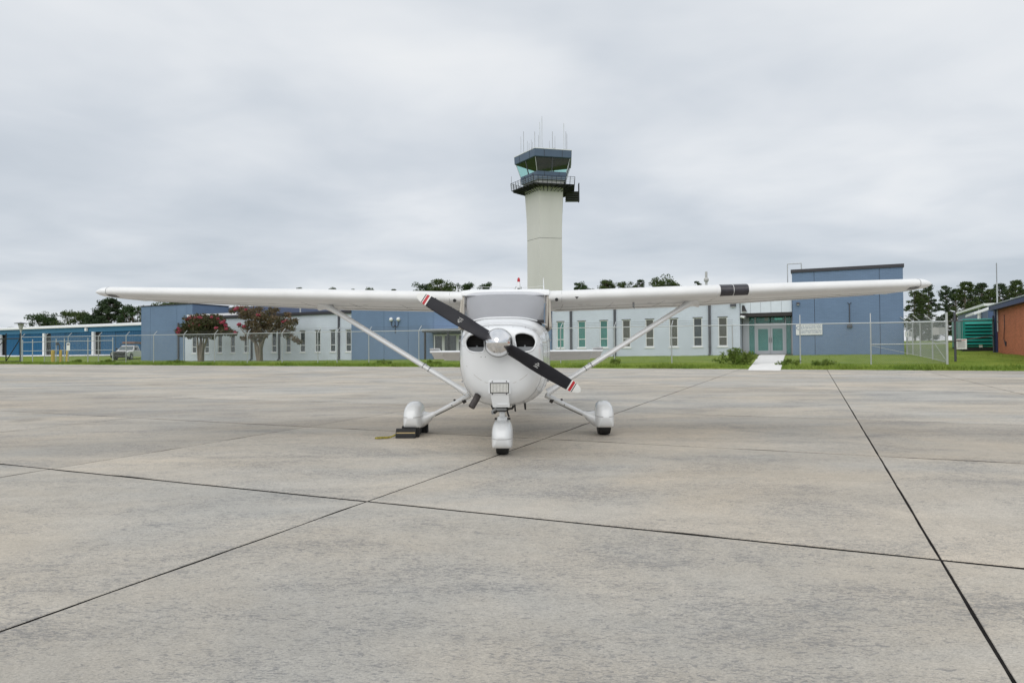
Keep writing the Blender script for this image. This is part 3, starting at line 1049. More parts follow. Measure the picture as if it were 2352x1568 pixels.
for k in range(2):
    a = A0 + k * math.pi
    bl = ap('propeller_blade', blade(a), [M['blade'], M['white'], M['red']], prop, 60)
    # small pale maker's emblem printed on the blade
    em = MB()

    def stroke(pts, w=.0022):
        w *= .62
        P = [blade_pt(a, r, f, 1, .0012) for r, f in pts]
        for p, q in zip(P, P[1:]):
            t_ = (q - p).normalized()
            nn = t_.cross(Vector((0, 1, 0))).normalized() * w
            em.add([p - nn, p + nn, q + nn, q - nn], [(0, 1, 2, 3), (3, 2, 1, 0)])
    stroke([(.425, -.10), (.475, -.10)], .0028)
    stroke([(.430, .02), (.445, -.02), (.462, .0), (.472, .06)])
    stroke([(.428, .10), (.478, .10)], .002)
    stroke([(.440, .10), (.452, .26), (.466, .10)], .0024)
    stroke([(.452, .26), (.470, .20)], .002)
    ap('blade_emblem', em, M['white'], bl, False)

# ------------------------------------------------------------------ windscreen and cabin
def ws_pt(u, v, off=0.0):
    au = abs(u)
    b = Vector((.512 * u, -1.440 + .40 * au ** 3.2, 1.522 - .085 * au ** 3.0))
    t_ = Vector((.537 * u, -.800 + .05 * au ** 4, 1.886 - .004 * au))
    p = b.lerp(t_, v)
    n_ = Vector((u * .25 * au, -.55, .65)).normalized()
    return p + n_ * (.030 * math.sin(math.pi * v) * (1 - au ** 6) - off)


def ws_grid(u0, u1, v0, v1, off, nu=30, nv=14):
    mb = MB()
    vs = [ws_pt(u0 + (u1 - u0) * i / nu, v0 + (v1 - v0) * j / nv, off) for j in range(nv + 1) for i in range(nu + 1)]
    return mb.add(vs, [(j * (nu + 1) + i, j * (nu + 1) + i + 1, (j + 1) * (nu + 1) + i + 1, (j + 1) * (nu + 1) + i) for j in range(nv) for i in range(nu)])


ws = ap('windscreen', ws_grid(-1, 1, 0, 1, 0), M['windscreen'], smooth=60)
sh = ws_grid(-.90, .90, .08, .94, .0)
sh.v = [(x, y + .03 + .10 * (1.885 - z) / .36, z - .02) for x, y, z in sh.v]
ap('sunshade', sh, M['shade'], smooth=60)
gl_ = MB()
gl_.box(-.47, .47, -1.28, -.85, 1.47, 1.505)
ap('glareshield', gl_, M['black'], smooth=False)
for sgn in (1, -1):                                # door posts either side
    pl = MB()
    pl.tube([ws_pt(sgn * .985, v, .016) for v in np.linspace(0, 1, 8)], .022, 8, squash=(1, .8))
    ap('windscreen_post', pl, M['trim'])
wf = MB()
wf.tube([ws_pt(u, .012, -.004) for u in np.linspace(-.97, .97, 26)], .009, 6)
ap('windscreen_seal', wf, M['paint'])
cb_ = MB()
cb_.box(-.50, .50, -.55, 1.3, 1.30, 1.34)
cb_.box(-.46, -.06, -.1, .05, 1.2, 1.75)
cb_.box(.06, .46, -.1, .05, 1.2, 1.75)
ap('seat', cb_, M['cabin'], smooth=False)
for sgn in (1, -1):
    dw = MB()
    dw.add([(sgn * .548, -1.02, 1.43), (sgn * .556, .15, 1.43), (sgn * .545, .15, 1.80), (sgn * .540, -.74, 1.83)], [(0, 1, 2, 3)])
    ap('side_window', dw, M['sidewin'], smooth=False)
    df = MB()
    df.tube([(sgn * .550, -1.04, 1.42), (sgn * .541, -.74, 1.84), (sgn * .545, .2, 1.82), (sgn * .556, .2, 1.42), (sgn * .550, -1.04, 1.42)], .018, 6)
    df.box(min(sgn * .53, sgn * .556), max(sgn * .53, sgn * .556), .2, 1.35, 1.40, 1.84)
    ap('door_frame', df, M['trim'] if sgn < 0 else M['trim'], smooth=False)
rf = MB()
rr_ = []
for y, z in ((-.815, 1.880), (-.79, 1.905), (-.6, 1.925), (-.2, 1.93), (.6, 1.90), (1.25, 1.86), (1.7, 1.62), (2.1, 1.42)):
    w = .545 if y < .7 else .545 - (y - .7) * .12
    rr_.append([(-w, y, z - .05), (w, y, z - .05), (w, y, z - .012), (w * .8, y, z), (-w * .8, y, z), (-w, y, z - .012)])
rf.loft(rr_)
ap('cabin_roof', rf, M['paint'], smooth=50)

# ------------------------------------------------------------------ wings
def foil_z(x, up):
    """section height / chord: cambered, with the blunt drooped leading edge of this wing"""
    yt = 5 * .12 * (.2969 * math.sqrt(x) - .126 * x - .3516 * x * x + .2843 * x ** 3 - .1036 * x ** 4)
    yc = .02 / .16 * (.8 * x - x * x) if x < .4 else .02 / .36 * (.2 + .8 * x - x * x)
    z = yc + (yt if up else -yt)
    cuff = .13
    if x < cuff:
        k = (1 - (1 - x / cuff) ** 2.3) ** (1 / 2.3)
        z = max(z, .062 * k) if up else min(z, -.046 * k)
    elif not up and x < .5:
        z = min(z, -.046 + (x - cuff) / (.5 - cuff) * (.046 - .026))
    return z


def airfoil(c, m_=.02, p_=.4, t_=.12, n=22):
    xs = [0.0, .0015, .005, .011, .02, .032, .047, .065, .09, .12, .16] + list(np.linspace(.2, 1.0, 13))
    up = [(x * c, foil_z(x, True) * c) for x in reversed(xs)]
    lo = [(x * c, foil_z(x, False) * c) for x in xs[1:-1]]
    return up + lo


def wing_sec(x):
    """leading edge y, z, chord, trailing edge z at span x"""
    k = max(0, (x - 2.6) / 2.85)
    c = 1.63 - .49 * k
    yl_ = -.81 + .05 * k
    zl = 1.803 + (x - .55) * .0283
    inc = .058 - .022 * k
    return yl_, zl, c, inc


def wing_ring(x, sgn, scale=1.0, dz=0.0, cs=1.0, ct=1.0):
    yl_, zl, c, inc = wing_sec(x)
    r = []
    for a, b in airfoil(c):
        a2 = c * .45 + (a - c * .45) * cs
        b2 = b * scale * ct
        r.append((sgn * x, yl_ + a2, zl + b2 - a2 * inc + dz))
    return r if sgn < 0 else list(reversed(r))


def under(x, f, dz=-.004):
    """point on the lower wing skin"""
    yl_, zl, c, inc = wing_sec(x)
    return (x, yl_ + f * c, zl + foil_z(f, False) * c - f * c * inc + dz)


def upper_front(x, f, up=True, off=.003):
    yl_, zl, c, inc = wing_sec(x)
    return Vector((x, yl_ + f * c - off, zl + foil_z(f, up) * c - f * c * inc))


for sgn in (-1, 1):
    w = ap('wing', MB().loft([wing_ring(x, sgn) for x in (.535, .70, 1.2, 1.9, 2.6, 3.2, 3.9, 4.5, 5.095)]), M['paint_under'], smooth=40)
    tp = MB()
    rr_ = []
    for x, sc, dz, cs in ((5.103, 1.0, 0, 1.0), (5.14, .98, 0, .998), (5.175, .92, -.001, .992), (5.20, .83, -.003, .982), (5.222, .70, -.005, .970), (5.238, .52, -.007, .955), (5.248, .32, -.008, .945), (5.252, .12, -.009, .94)):
        rr_.append(wing_ring(x, sgn, sc, dz, cs))
    tp.loft(rr_)
    tip = ap('wing_tip', tp, M['paint'], w, 50)
    nv = MB()                                      # dark navigation light cover under the tip
    vs = []
    for x, f in ((4.98, .035), (5.03, .022), (5.09, .020), (5.092, .045), (5.08, .10), (4.98, .10)):
        p = under(x, f, -.006)
        vs.append((sgn * p[0], p[1] - .006, p[2]))
    nv.add(vs, [tuple(range(6)), tuple(reversed(range(6)))])
    ap('navigation_light', nv, M['tape'], w, False)
    # flap and aileron stand a little proud, with their hinge gaps
    for nm, xa, xb, cf in (('flap', .66, 2.58, .70), ('aileron', 2.66, 5.0, .74)):
        rr_ = []
        for x in np.linspace(xa, xb, 5):
            yl_, zl, c, inc = wing_sec(x)
            r = []
            for a, b in airfoil(c):
                if a >= cf * c:
                    r.append((a, b * 1.04 + (.005 if b > 0 else -.007)))
            r = [(sgn * x, yl_ + a, zl + b - a * inc) for a, b in r]
            r = r if sgn < 0 else list(reversed(r))
            rr_.append(r)
        ap(nm, MB().loft(rr_), M['paint_under'], w, 30)
    dl = MB()
    for xa, xb, f in ((.66, 2.58, .69), (2.66, 4.98, .73)):
        pts = [under(x, f, -.0012) for x in np.linspace(xa, xb, 8)]
        dl.tube([(sgn * p[0], p[1], p[2]) for p in pts], .0045, 5)
    for x in (.72, 1.35, 2.0, 2.62):               # skin laps
        pts = [under(x, f, -.0005) for f in (.10, .25, .4, .55, .68)]
        dl.tube([(sgn * p[0], p[1], p[2]) for p in pts], .0022, 4)
    pts = [under(x, .35, -.0005) for x in np.linspace(.6, 5.0, 14)]
    dl.tube([(sgn * p[0], p[1], p[2]) for p in pts], .0020, 4)
    ap('skin_lap', dl, M['seam'], w, False)
    ip = MB()
    for x, f in ((.95, .22), (1.35, .45), (1.85, .25), (2.25, .5), (3.1, .3), (3.6, .5), (4.2, .35)):
        p = under(x, f, -.0005)
        for rr2, h in ((.035, .003),):
            ip.lathe([(rr2, 0), (rr2 * .9, h)], (sgn * p[0], p[1], p[2]), (0, .05, -1), 12)
        ip.tube([(sgn * (p[0] + .07), p[1], p[2]), (sgn * (p[0] + .13), p[1] + .01, p[2] - .001)], .004, 5)
    ap('inspection_plate', ip, M['paint_under'], w, False)
    # vent hole, sensor notch at the root leading edge
    vh = MB()
    for f_, r_, x in ((.003, .021, .635),):
        p = upper_front(x, f_, False, .002)
        vh.lathe([(r_, -.004), (r_, .003)], (sgn * x, p.y, p.z - .012), (0, -1, -.1), 16)
    p = upper_front(.885, .002, False, .004)
    vh.add([(sgn * .862, p.y, p.z + .012), (sgn * .908, p.y, p.z + .012), (sgn * .885, p.y + .002, p.z - .016)], [(0, 1, 2), (2, 1, 0)])
    ap('vent_hole', vh, M['black'], w, False)
    lp = MB()
    for x in (.70, 5.098):
        pts = [upper_front(x, f, True, .0005) for f in (.12, .06, .02, .006)] + [upper_front(x, f, False, .0005) for f in (.001, .006, .02, .05)]
        lp.tube([(sgn * q.x, q.y, q.z) for q in pts], .0022, 4)
    ap('leading_edge_lap', lp, M['seam'], w, False)
    if sgn > 0:                                    # landing light bay under dark covers in this wing only
        lens = MB()
        rows = [upper_front(0, f, True).y for f in (.05,)]
        for xa, xb in ((2.655, 2.815), (2.822, 3.0)):
            prof = [(f, True) for f in (.07, .045, .025, .012, .004)] + [(f, False) for f in (.0005, .004, .012, .025, .04)]
            vs = [upper_front(x, f, u_, .0035) for x in (xa, xb) for f, u_ in prof]
            k = len(prof)
            lens.add(vs, [(i, i + 1, k + i + 1, k + i) for i in range(k - 1)])
        ap('landing_light_cover', lens, M['tape'], w, 60)
        gf = MB()
        for x in (2.62, 3.035):
            pts = [upper_front(x, f, True, .001) for f in (.12, .06, .02, .006)] + [upper_front(x, f, False, .001) for f in (.001, .006, .02, .05)]
            gf.tube([tuple(q) for q in pts], .004, 5)
        ap('light_bay_edge', gf, M['paint'], w, False)
        pt = MB()
        p = under(1.62, .16)
        pt.tube([(p[0], p[1], p[2] + .01), (p[0], p[1] - .01, p[2] - .055), (p[0], p[1] - .10, p[2] - .075)], [.014, .012, .007], 8)
        ap('pitot_tube', pt, M['steel'], w)
    # wing strut
    a = Vector((sgn * .545, -.47, .615))
    p = under(2.43, .29, .02)
    b = Vector((sgn * p[0], p[1], p[2]))
    sd_ = (b - a).normalized()
    stt = MB()
    yv = Vector((0, 1, 0))
    uv = sd_.cross(yv).normalized()

    def strut_ring(q, th, chd):
        return [q + uv * (math.sin(t) * th) + yv * (math.cos(t) * chd) for t in [2 * math.pi * j / 20 for j in range(20)]]
    L = (b - a).length
    stt.loft([strut_ring(a + sd_ * (L * f), .033, .075) for f in (.04, .3, .6, .9)])
    st_o = ap('wing_strut', stt, M['paint'], smooth=60)
    cf_ = MB()
    cf_.loft([strut_ring(a + sd_ * (L * f), th, cd_) for f, th, cd_ in ((.885, .036, .079), (.93, .038, .082), (.965, .05, .105), (.985, .075, .15), (1.0, .11, .2))])
    ap('strut_cuff', cf_, M['paint'], st_o, 60)
    cf_ = MB()
    cf_.loft([strut_ring(a + sd_ * (L * f), th, cd_) for f, th, cd_ in ((-.012, .05, .085), (.02, .042, .08), (.05, .036, .078), (.062, .035, .076))])
    ap('strut_cuff', cf_, M['paint'], st_o, 60)
    rg = MB()
    for f in (.245, .285):
        rg.loft([strut_ring(a + sd_ * (L * (f + e)), .0345, .0765) for e in (0, .006)])
    q = a + sd_ * (L * .265)
    rg.tube([q + Vector((sgn * .0, -.05, .03)), q + Vector((0, -.05, .055)), q + Vector((sgn * .02, -.05, .06))], .005, 6)
    ap('tie_down_ring', rg, M['steel'], st_o, False)

# ------------------------------------------------------------------ landing gear
PANT_RINGS = []


def pant(cx, cy, w, zt, zb, l0, l1):
    """wheel fairing: rounded top, square-cut bottom"""
    prof = [(0.0, .30, .46, .42), (.025, .60, .62, .22), (.07, .80, .78, .08), (.15, .94, .91, .015), (.28, 1.0, .985, .0), (.42, 1.0, 1.0, .0), (.55, .97, .97, .02), (.72, .74, .86, .16), (.88, .40, .68, .36), (1.0, .06, .55, .5)]
    prof = catmull(prof, 3)
    rings = []
    for f, kw, kt, kb in prof:
        y = cy - l0 + (l0 + l1) * f
        hw = max(.004, w * kw)
        top = zb + (zt - zb) * kt
        bot = zb + (zt - zb) * kb
        mid = bot + (top - bot) * .45
        r = []
        for k in range(28):
            a = 2 * math.pi * k / 28
            c, s_ = math.cos(a), math.sin(a)
            if s_ >= 0:
                r.append((cx + hw * math.copysign(abs(c) ** .66, c), y, mid + (top - mid) * abs(s_) ** .92))
            else:
                r.append((cx + hw * math.copysign(abs(c) ** .16, c), y, mid - (mid - bot) * abs(s_) ** .36))
        rings.append(r)
    PANT_RINGS[:] = rings
    return MB().loft(rings)


def pant_seam(z, y_max):
    """line round the front of the last pant at height z"""
    lo, hi = [], []
    for r in PANT_RINGS:
        if r[0][1] > y_max:
            break
        zs_ = [p[2] for p in r]
        if not min(zs_) < z < max(zs_):
            continue
        cx_ = sum(p[0] for p in r) / len(r)
        xs_ = []
        for p, q_ in zip(r, r[1:] + r[:1]):
            if (p[2] - z) * (q_[2] - z) <= 0 and p[2] != q_[2]:
                f = (z - p[2]) / (q_[2] - p[2])
                xs_.append(p[0] + (q_[0] - p[0]) * f)
        lo.append((min(xs_), r[0][1], z))
        hi.append((max(xs_), r[0][1], z))
    return list(reversed(lo)) + hi


def wheel_geo(cx, cy, r, hw):
    mb = MB()
    prof = [(r * .45, -hw * .8), (r * .8, -hw), (r * .93, -hw * .92), (r * .985, -hw * .62), (r, -hw * .3), (r, hw * .3), (r * .985, hw * .62), (r * .93, hw * .92), (r * .8, hw), (r * .45, hw * .8)]
    return mb.lathe(prof, (cx, cy, r - .003), (1, 0, 0), 36)


for sgn in (-1, 1):
    lg = MB()
    lg.tube([(sgn * .50, -.30, .555), (sgn * .60, -.28, .505), (sgn * .80, -.16, .398), (sgn * 1.02, -.05, .285)], [.036, .034, .030, .027], 12, squash=(1, 1.25))
    leg = ap('main_gear_leg', lg, M['paint'], smooth=50)
    cl = MB()
    cl.tube([(sgn * .70, -.235, .485), (sgn * .72, -.245, .492)], .014, 6)
    cl.tube([(sgn * .74, -.22, .43), (sgn * .75, -.23, .418)], .012, 6)
    cl.tube([(sgn * .56, -.29, .497), (sgn * .60, -.29, .475)], .036, 8)
    cl.tube([(sgn * .56, -.26, .49), (sgn * .80, -.125, .362), (sgn * 1.0, -.03, .262)], .008, 6)
    ap('brake_line', cl, M['darkmetal'], leg, False)
    fr_ = MB()
    fr_.tube([(sgn * 1.00, -.055, .296), (sgn * 1.05, -.05, .272), (sgn * 1.10, -.03, .245), (sgn * 1.16, .0, .225), (sgn * 1.20, .02, .21)], [.031, .042, .070, .098, .11], 18, squash=(1, 1.5))
    ap('gear_fairing', fr_, M['paint'], leg, 50)
    ty = ap('main_tyre', wheel_geo(sgn * 1.286, 0, .205, .086), M['rubber'], smooth=40)
    pn = ap('wheel_pant', pant(sgn * 1.286, 0, .125, .455, .108, .33, .55), M['paint'], smooth=50)
    sm = MB()
    pts = []
    for a in np.linspace(-1.25, 1.25, 22):
        pts.append((sgn * 1.286 + math.sin(a) * .1245, -.155 - .165 * math.cos(a * 1.18) if abs(a) < 1.0 else -.155 + .0, .272))
    yy = [(-.124, .02), (-.1225, -.12), (-.112, -.20), (-.098, -.25), (-.075, -.288), (-.045, -.312), (0, -.322), (.045, -.312), (.075, -.288), (.098, -.25), (.112, -.20), (.1225, -.12), (.124, .02)]
    sm.tube(pant_seam(.268, .06), .0034, 5)
    ap('pant_seam', sm, M['seam'], pn, False)
NX = -.008
ty = ap('nose_tyre', wheel_geo(NX, -1.68, .172, .071), M['rubber'], smooth=40)
pn = ap('nose_wheel_pant', pant(NX, -1.68, .116, .394, .083, .29, .45), M['paint'], smooth=50)
sm = MB()
yy = [(-.116, .02), (-.1145, -.12), (-.104, -.19), (-.088, -.235), (-.066, -.262), (-.04, -.278), (0, -.286), (.04, -.278), (.066, -.262), (.088, -.235), (.104, -.19), (.1145, -.12), (.116, .02)]
sm.tube(pant_seam(.200, -1.62), .0032, 5)
sm.lathe([(.007, 0), (.007, .004)], (NX + .106, -1.86, .168), (.8, -.6, 0), 8)
ap('pant_seam', sm, M['seam'], pn, False)
ns = MB()
ns.tube([(NX, -1.70, .34), (NX, -1.665, .58)], [.034, .034], 16)
ns.bbox(NX - .055, NX + .055, -1.76, -1.62, .36, .425, .015)
ns.bbox(NX - .030, NX + .030, -1.775, -1.70, .415, .478, .010)
nst = ap('nose_gear_strut', ns, M['paint'], smooth=40)
dk = MB()
dk.bbox(NX - .085, NX + .065, -1.73, -1.60, .508, .535, .006)
dk.tube([(NX - .125, -1.68, .56), (NX - .10, -1.70, .505), (NX - .055, -1.70, .495)], .014, 8)
dk.tube([(NX + .14, -1.68, .56), (NX + .11, -1.70, .51), (NX + .05, -1.70, .50)], .014, 8)
dk.tube([(NX - .05, -1.72, .50), (NX - .095, -1.73, .465)], .022, 10)
dk.tube([(NX + .05, -1.69, .50), (NX + .062, -1.69, .45), (NX + .075, -1.69, .415)], .010, 8)
dk.tube([(NX - .085, -1.70, .395), (NX + .09, -1.70, .395)], .012, 8)
dk.bbox(NX - .05, NX + .045, -1.76, -1.66, .478, .492, .004)
ap('steering_linkage', dk, M['darkmetal'], nst, False)
lk = MB()
lk.bbox(NX - .06, NX + .05, -1.77, -1.70, .492, .520, .006)
lk.tube([(NX - .06, -1.735, .515), (NX - .11, -1.73, .475), (NX - .10, -1.73, .45)], .017, 8)
lk.lathe([(.012, 0), (.012, .012)], (NX - .002, -1.77, .506), (0, -1, 0), 10)
ap('torque_link', lk, M['steel'], nst, False)

# ------------------------------------------------------------------ tail
def lens_ring(x, y0, y1, z0, z1, th, n=9):
    up, lo = [], []
    for k in range(n + 1):
        f = k / n
        t_ = th * 2.6 * (math.sqrt(f) * .6 - f * .6 + .0) * 1.3 if f < 1 else 0
        y, z = y0 + (y1 - y0) * f, z0 + (z1 - z0) * f
        up.append((x, y, z + t_))
        lo.append((x, y, z - t_))
    return up + list(reversed(lo[1:-1]))


for sgn in (-1, 1):
    hs = MB().loft([lens_ring(sgn * x, 3.84 + (x - .1) * .13, 4.44, 1.095, 1.085, .052) for x in (.10, .8, 1.3, 1.62, 1.69)])
    st_o = ap('tailplane', hs, M['paint'], smooth=60)
    el = MB()
    el.loft([lens_ring(sgn * x, 4.45, 4.45 + .45 - x * .09, 1.085, .885 + x * .02, .03) for x in (.14, .7, 1.2, 1.50)])
    el.loft([lens_ring(sgn * x, 4.08, 4.47 + .30, 1.168, .94, .036) for x in (1.505, 1.60, 1.70)])
    ap('elevator', el, M['paint_under'], st_o, 60)
fin = MB()
rr_ = []
for z, y0, y1, w in ((1.20, 3.5, 5.0, .045), (1.45, 3.95, 5.02, .045), (2.0, 4.42, 5.10, .040), (2.36, 4.72, 5.14, .034), (2.42, 4.80, 5.13, .015)):
    rr_.append([(math.sin(2 * math.pi * k / 16) * w, (y0 + y1) / 2 - math.cos(2 * math.pi * k / 16) * (y1 - y0) / 2, z) for k in range(16)])
fin.loft(rr_)
fo = ap('tail_fin', fin, M['paint'], smooth=60)
rd = MB()
rd.loft([[(-.03, y0, z), (.03, y0, z), (0, y1, z)] for z, y0, y1 in ((1.15, 5.03, 5.45), (1.6, 5.06, 5.48), (2.34, 5.14, 5.44))])
ap('rudder', rd, M['paint'], fo, 30)
be = MB().lathe([(.028, 0), (.031, .035), (.028, .065), (.017, .09), (.004, .098)], (.045, 4.93, 2.53), (0, 0, 1), 16)
ap('beacon', be, M['beacon'], fo, 60)
bb = MB().lathe([(.042, 0), (.036, .09), (.030, .125)], (.045, 4.93, 2.41), (0, 0, 1), 16)
ap('beacon_base', bb, M['paint'], fo, 60)
for sgn, x0 in ((-1, -.45), (1, .49)):
    an = MB()
    an.tube([(x0, .0, 1.90), (x0, .03, 2.0), (x0 - .004 * sgn, .10, 2.13)], [.013, .010, .005], 8, squash=(.7, 1.4))
    ap('antenna', an, M['paint'])
wr = MB()
wr.tube([(.49, .08, 2.02), (.05, 4.8, 2.40)], .003, 4)
wr.tube([(-.45, .08, 2.02), (.04, 4.8, 2.40)], .003, 4)
ap('aerial_wire', wr, M['white'], smooth=False)

# ------------------------------------------------------------------ wheel chock and its rope
def on_apron(x, y):
    return (x, y, SLOPE * y)


CHK = AC @ Matrix.Translation((-1.315, -.235, 0)) @ Matrix.Rotation(rad(2), 4, 'Z')
chock = thing('wheel_chock', 'pair of black rubber wheel chocks with tan stripe and yellow rope at a main wheel', 'chock', (0, 0, 0))
chock.matrix_world = CHK
WM[chock.name] = CHK
for nm, y0, y1, xo in (('chock_block', -.13, .02, -.03), ('chock_block', .43, .58, .06)):
    mb = MB()
    poly = [(y0, .004), (y1, .004), (y1 - .012, .105), (y1 - .055, .122), (y0 + .05, .115), (y0 + .004, .045)]
    mb.prism(poly, lambda a, b, c: (c, a, b), -.135 + xo, .125 + xo)
    bo = part(nm, mb, M['rubber'], chock, CHK)
    if y0 < 0:
        sp_ = MB()
        sp_.box(-.125 + xo, .120 + xo, y0 + .016, y0 + .030, .062, .076, mtx=None)
        part('tan_stripe', sp_, M['tan'], bo, CHK)
        for nn_ in (0, 1):
            sp2 = MB()
            sp2.box(-.13 + xo, .122 + xo, y0 + .018 + nn_ * .012, y0 + .028 + nn_ * .012, .03 + .055 * nn_, .034 + .055 * nn_)
            part('groove', sp2, M['black'], bo, CHK)
tp_ = MB()
tp_.bbox(-.10, .13, -.02, .07, .0, .15, .01)
part('chock_rear_pad', tp_, M['rubber'], chock, CHK)
rp = MB()
pts = catmull([(-.16, -.04, .04), (-.24, -.05, .014), (-.34, -.085, .012), (-.40, -.11, .012), (-.425, -.15, .012), (-.39, -.185, .012), (-.32, -.17, .012), (-.24, -.14, .016), (-.165, -.11, .05)], 6)
rp.tube(pts, .0095, 8)
part('chock_rope', rp, M['rope'], chock, CHK, 60)

for o in bpy.data.objects:
    if o.type == 'MESH' and o.name.split('.')[0] in ('seam_and_screws', 'door_seam', 'screw', 'lens_rib', 'spinner_screw', 'blade_emblem', 'skin_lap', 'inspection_plate', 'vent_hole', 'cylinder_fin',
                                                     'cowl_seam', 'drain_tube', 'brake_line', 'steering_linkage', 'torque_link', 'tie_down_ring', 'baffle_plate', 'lens_gasket', 'leading_edge_lap', 'light_bay_edge', 'pant_seam', 'aerial_wire'):
        o['kind'] = 'stuff'
# ================================================================== TERMINAL BUILDING
def wall_openings(s0, s1, z0, z1, t, th, ops, depth=0.14):
    """front wall with real openings: ops = (sa, sb, za, zb)"""
    xs = sorted({s0, s1, *[o[0] for o in ops], *[o[1] for o in ops]})
    zs = sorted({z0, z1, *[o[2] for o in ops], *[o[3] for o in ops]})
    mb = MB()
    for a, b in zip(xs, xs[1:]):
        for c, d in zip(zs, zs[1:]):
            mx_, mz = (a + b) / 2, (c + d) / 2
            if any(o[0] < mx_ < o[1] and o[2] < mz < o[3] for o in ops):
                continue
            mb.add([(a, t, c), (b, t, c), (b, t, d), (a, t, d)], [(0, 1, 2, 3)])
    for a, b, c, d in ops:
        mb.add([(a, t, c), (b, t, c), (b, t, d), (a, t, d), (a, t + depth, c), (b, t + depth, c), (b, t + depth, d), (a, t + depth, d)],
               [(0, 4, 5, 1), (1, 5, 6, 2), (2, 6, 7, 3), (3, 7, 4, 0)])
    mb.add([(s0, t, z0), (s0, t + th, z0), (s0, t + th, z1), (s0, t, z1)], [(0, 3, 2, 1)])
    mb.add([(s1, t, z0), (s1, t + th, z0), (s1, t + th, z1), (s1, t, z1)], [(0, 1, 2, 3)])
    mb.add([(s0, t, z1), (s1, t, z1), (s1, t + th, z1), (s0, t + th, z1)], [(0, 1, 2, 3)])
    mb.add([(s0, t + th, z0), (s1, t + th, z0), (s1, t + th, z1), (s0, t + th, z1)], [(3, 2, 1, 0)])
    return mb


BX, BY = world_xy(-5, 0)
bld = thing('terminal_building', 'long low blue and white painted airport office building behind the chain-link fence', 'building', (BX, BY, 0.7), SITE)


def bp_(name, mb, m_, parent=None, smooth=False):
    return part(name, mb, m_, parent or bld, SITE, smooth)


def window(sa, sb, za, zb, t, pane_m, split=.68):
    """frame, two panes with a cross bar, sill"""
    f = MB()
    w = .065
    tf = t + .035
    zs_ = za + (zb - za) * (1 - split)
    for a, b, c, d in ((sa, sa + w, za, zb), (sb - w, sb, za, zb), (sa + w, sb - w, zb - w, zb), (sa + w, sb - w, za, za + w), (sa + w, sb - w, zs_ - .03, zs_ + .03)):
        f.box(a, b, tf, tf + .06, c, d)
    fo = bp_('window', f, M['frame'])
    for c, d in ((za + w, zs_ - .03), (zs_ + .03, zb - w)):
        p = MB()
        p.box(sa + w, sb - w, tf + .03, tf + .045, c, d)
        bp_('pane', p, pane_m, fo)
    sl_ = MB()
    sl_.box(sa - .07, sb + .07, t - .05, t + .14, za - .10, za - .002)
    bp_('sill', sl_, M['frame'], fo)
    li = MB()
    li.box(sa - .04, sb + .04, t - .03, t + .12, zb + .002, zb + .04)
    bp_('lintel_shadow', li, M['spout'], fo)  # shadow line over the window head, put in as a dark strip
    return fo


def downspout(px, t, z1):
    s = S(px, t)
    z0 = gz(s, t - .2) + .12
    mb = MB()
    mb.box(s - .085, s + .085, t - .135, t - .01, z0 + .1, z1)
    mb.add([(s - .085, t - .135, z0 + .1), (s + .085, t - .135, z0 + .1), (s + .085, t - .01, z0 + .1), (s - .085, t - .01, z0 + .1),
            (s - .085, t - .32, z0 - .04), (s + .085, t - .32, z0 - .04), (s + .085, t - .30, z0 - .14), (s - .085, t - .30, z0 - .14)],
           [(0, 4, 5, 1), (1, 5, 6, 2), (2, 6, 7, 3), (3, 7, 4, 0), (4, 7, 6, 5)])
    o = bp_('downspout', mb, M['spout'])
    st = MB()
    for z in (z0 + .5, z1 - .4, (z0 + z1) / 2):
        st.box(s - .11, s + .11, t - .145, t - .005, z, z + .05)
    k = bp_('strap', st, M['spout'], o)
    k['kind'] = 'stuff'


ZB = 0.30                                          # walls run below grade
# ---- left white wing
WZ = 5.16
sL0, sL1 = S(425, 0), S(809, 0)
wins = []
for cxp in (270, 415, 565, 712, 868, 1030, 1187, 1350, 1515, 1690, 1862, 2042):
    sc_ = S((500 + cxp / 3.92) / 1.2755, 0)
    wins.append((sc_ - .33, sc_ + .33, 1.50, 3.60))
wall = bp_('white_wall', wall_openings(sL0, sL1, ZB, WZ - .02, 0, 6, wins), M['white_wall'])
for k, (a, b, c, d) in enumerate(wins):
    window(a, b, c, d, 0, M['pane_dark'])
fa = MB()
fa.box(sL0 - .25, sL1 + .02, -.22, 6.2, WZ, WZ + .26)
roof = bp_('roof', fa, M['trim_dark'])
rt_ = MB()
rt_.box(sL0 - .1, sL0 + 7.5, .3, .6, WZ + .27, WZ + .55)
bp_('parapet', rt_, M['roof_white'], roof)
vt = MB()
vt.tube([(S(690, 3), 3, WZ + .2), (S(690, 3), 3, WZ + 1.0)], .08, 8)
bp_('roof_vent', vt, M['galv'], roof)
for px in (579, 642, 779.4):
    downspout(px, 0, WZ - .02)
downspout(411, 1.0, 4.9)


def panels(name, edges, z0, z1, t, th, m_, coping=None):
    """wall of flush panels with open vertical joints"""
    for a, b in zip(edges, edges[1:]):
        mb = MB()
        mb.bbox(a + .012, b - .012, t, t + th, z0, z1, .012)
        bp_(name, mb, m_)
    bk = MB()
    bk.box(edges[0] + .05, edges[-1] - .05, t + .05, t + th - .02, z0, z1 - .03)
    bp_('wall_core', bk, M['spout'])
    if coping:
        cp = MB()
        cp.box(edges[0] - .06, edges[-1] + .06, t - .07, t + th + .05, z1 + .003, z1 + coping)
        bp_('coping', cp, M['trim_dark'])


# ---- tall block at the far left, behind the white wing
panels('blue_wall_panel', [S(p, 1.0) for p in (324, 345, 406, 429, 442)], ZB, 6.93, 1.0, 5.0, M['blue_wall'], .10)
# ---- upper storey set back behind the white wing
up = MB()
up.box(S(443, 6.6), S(840, 6.6), 6.6, 16, 4.5, 6.9)
bp_('upper_wall', up, M['blue_dark'])
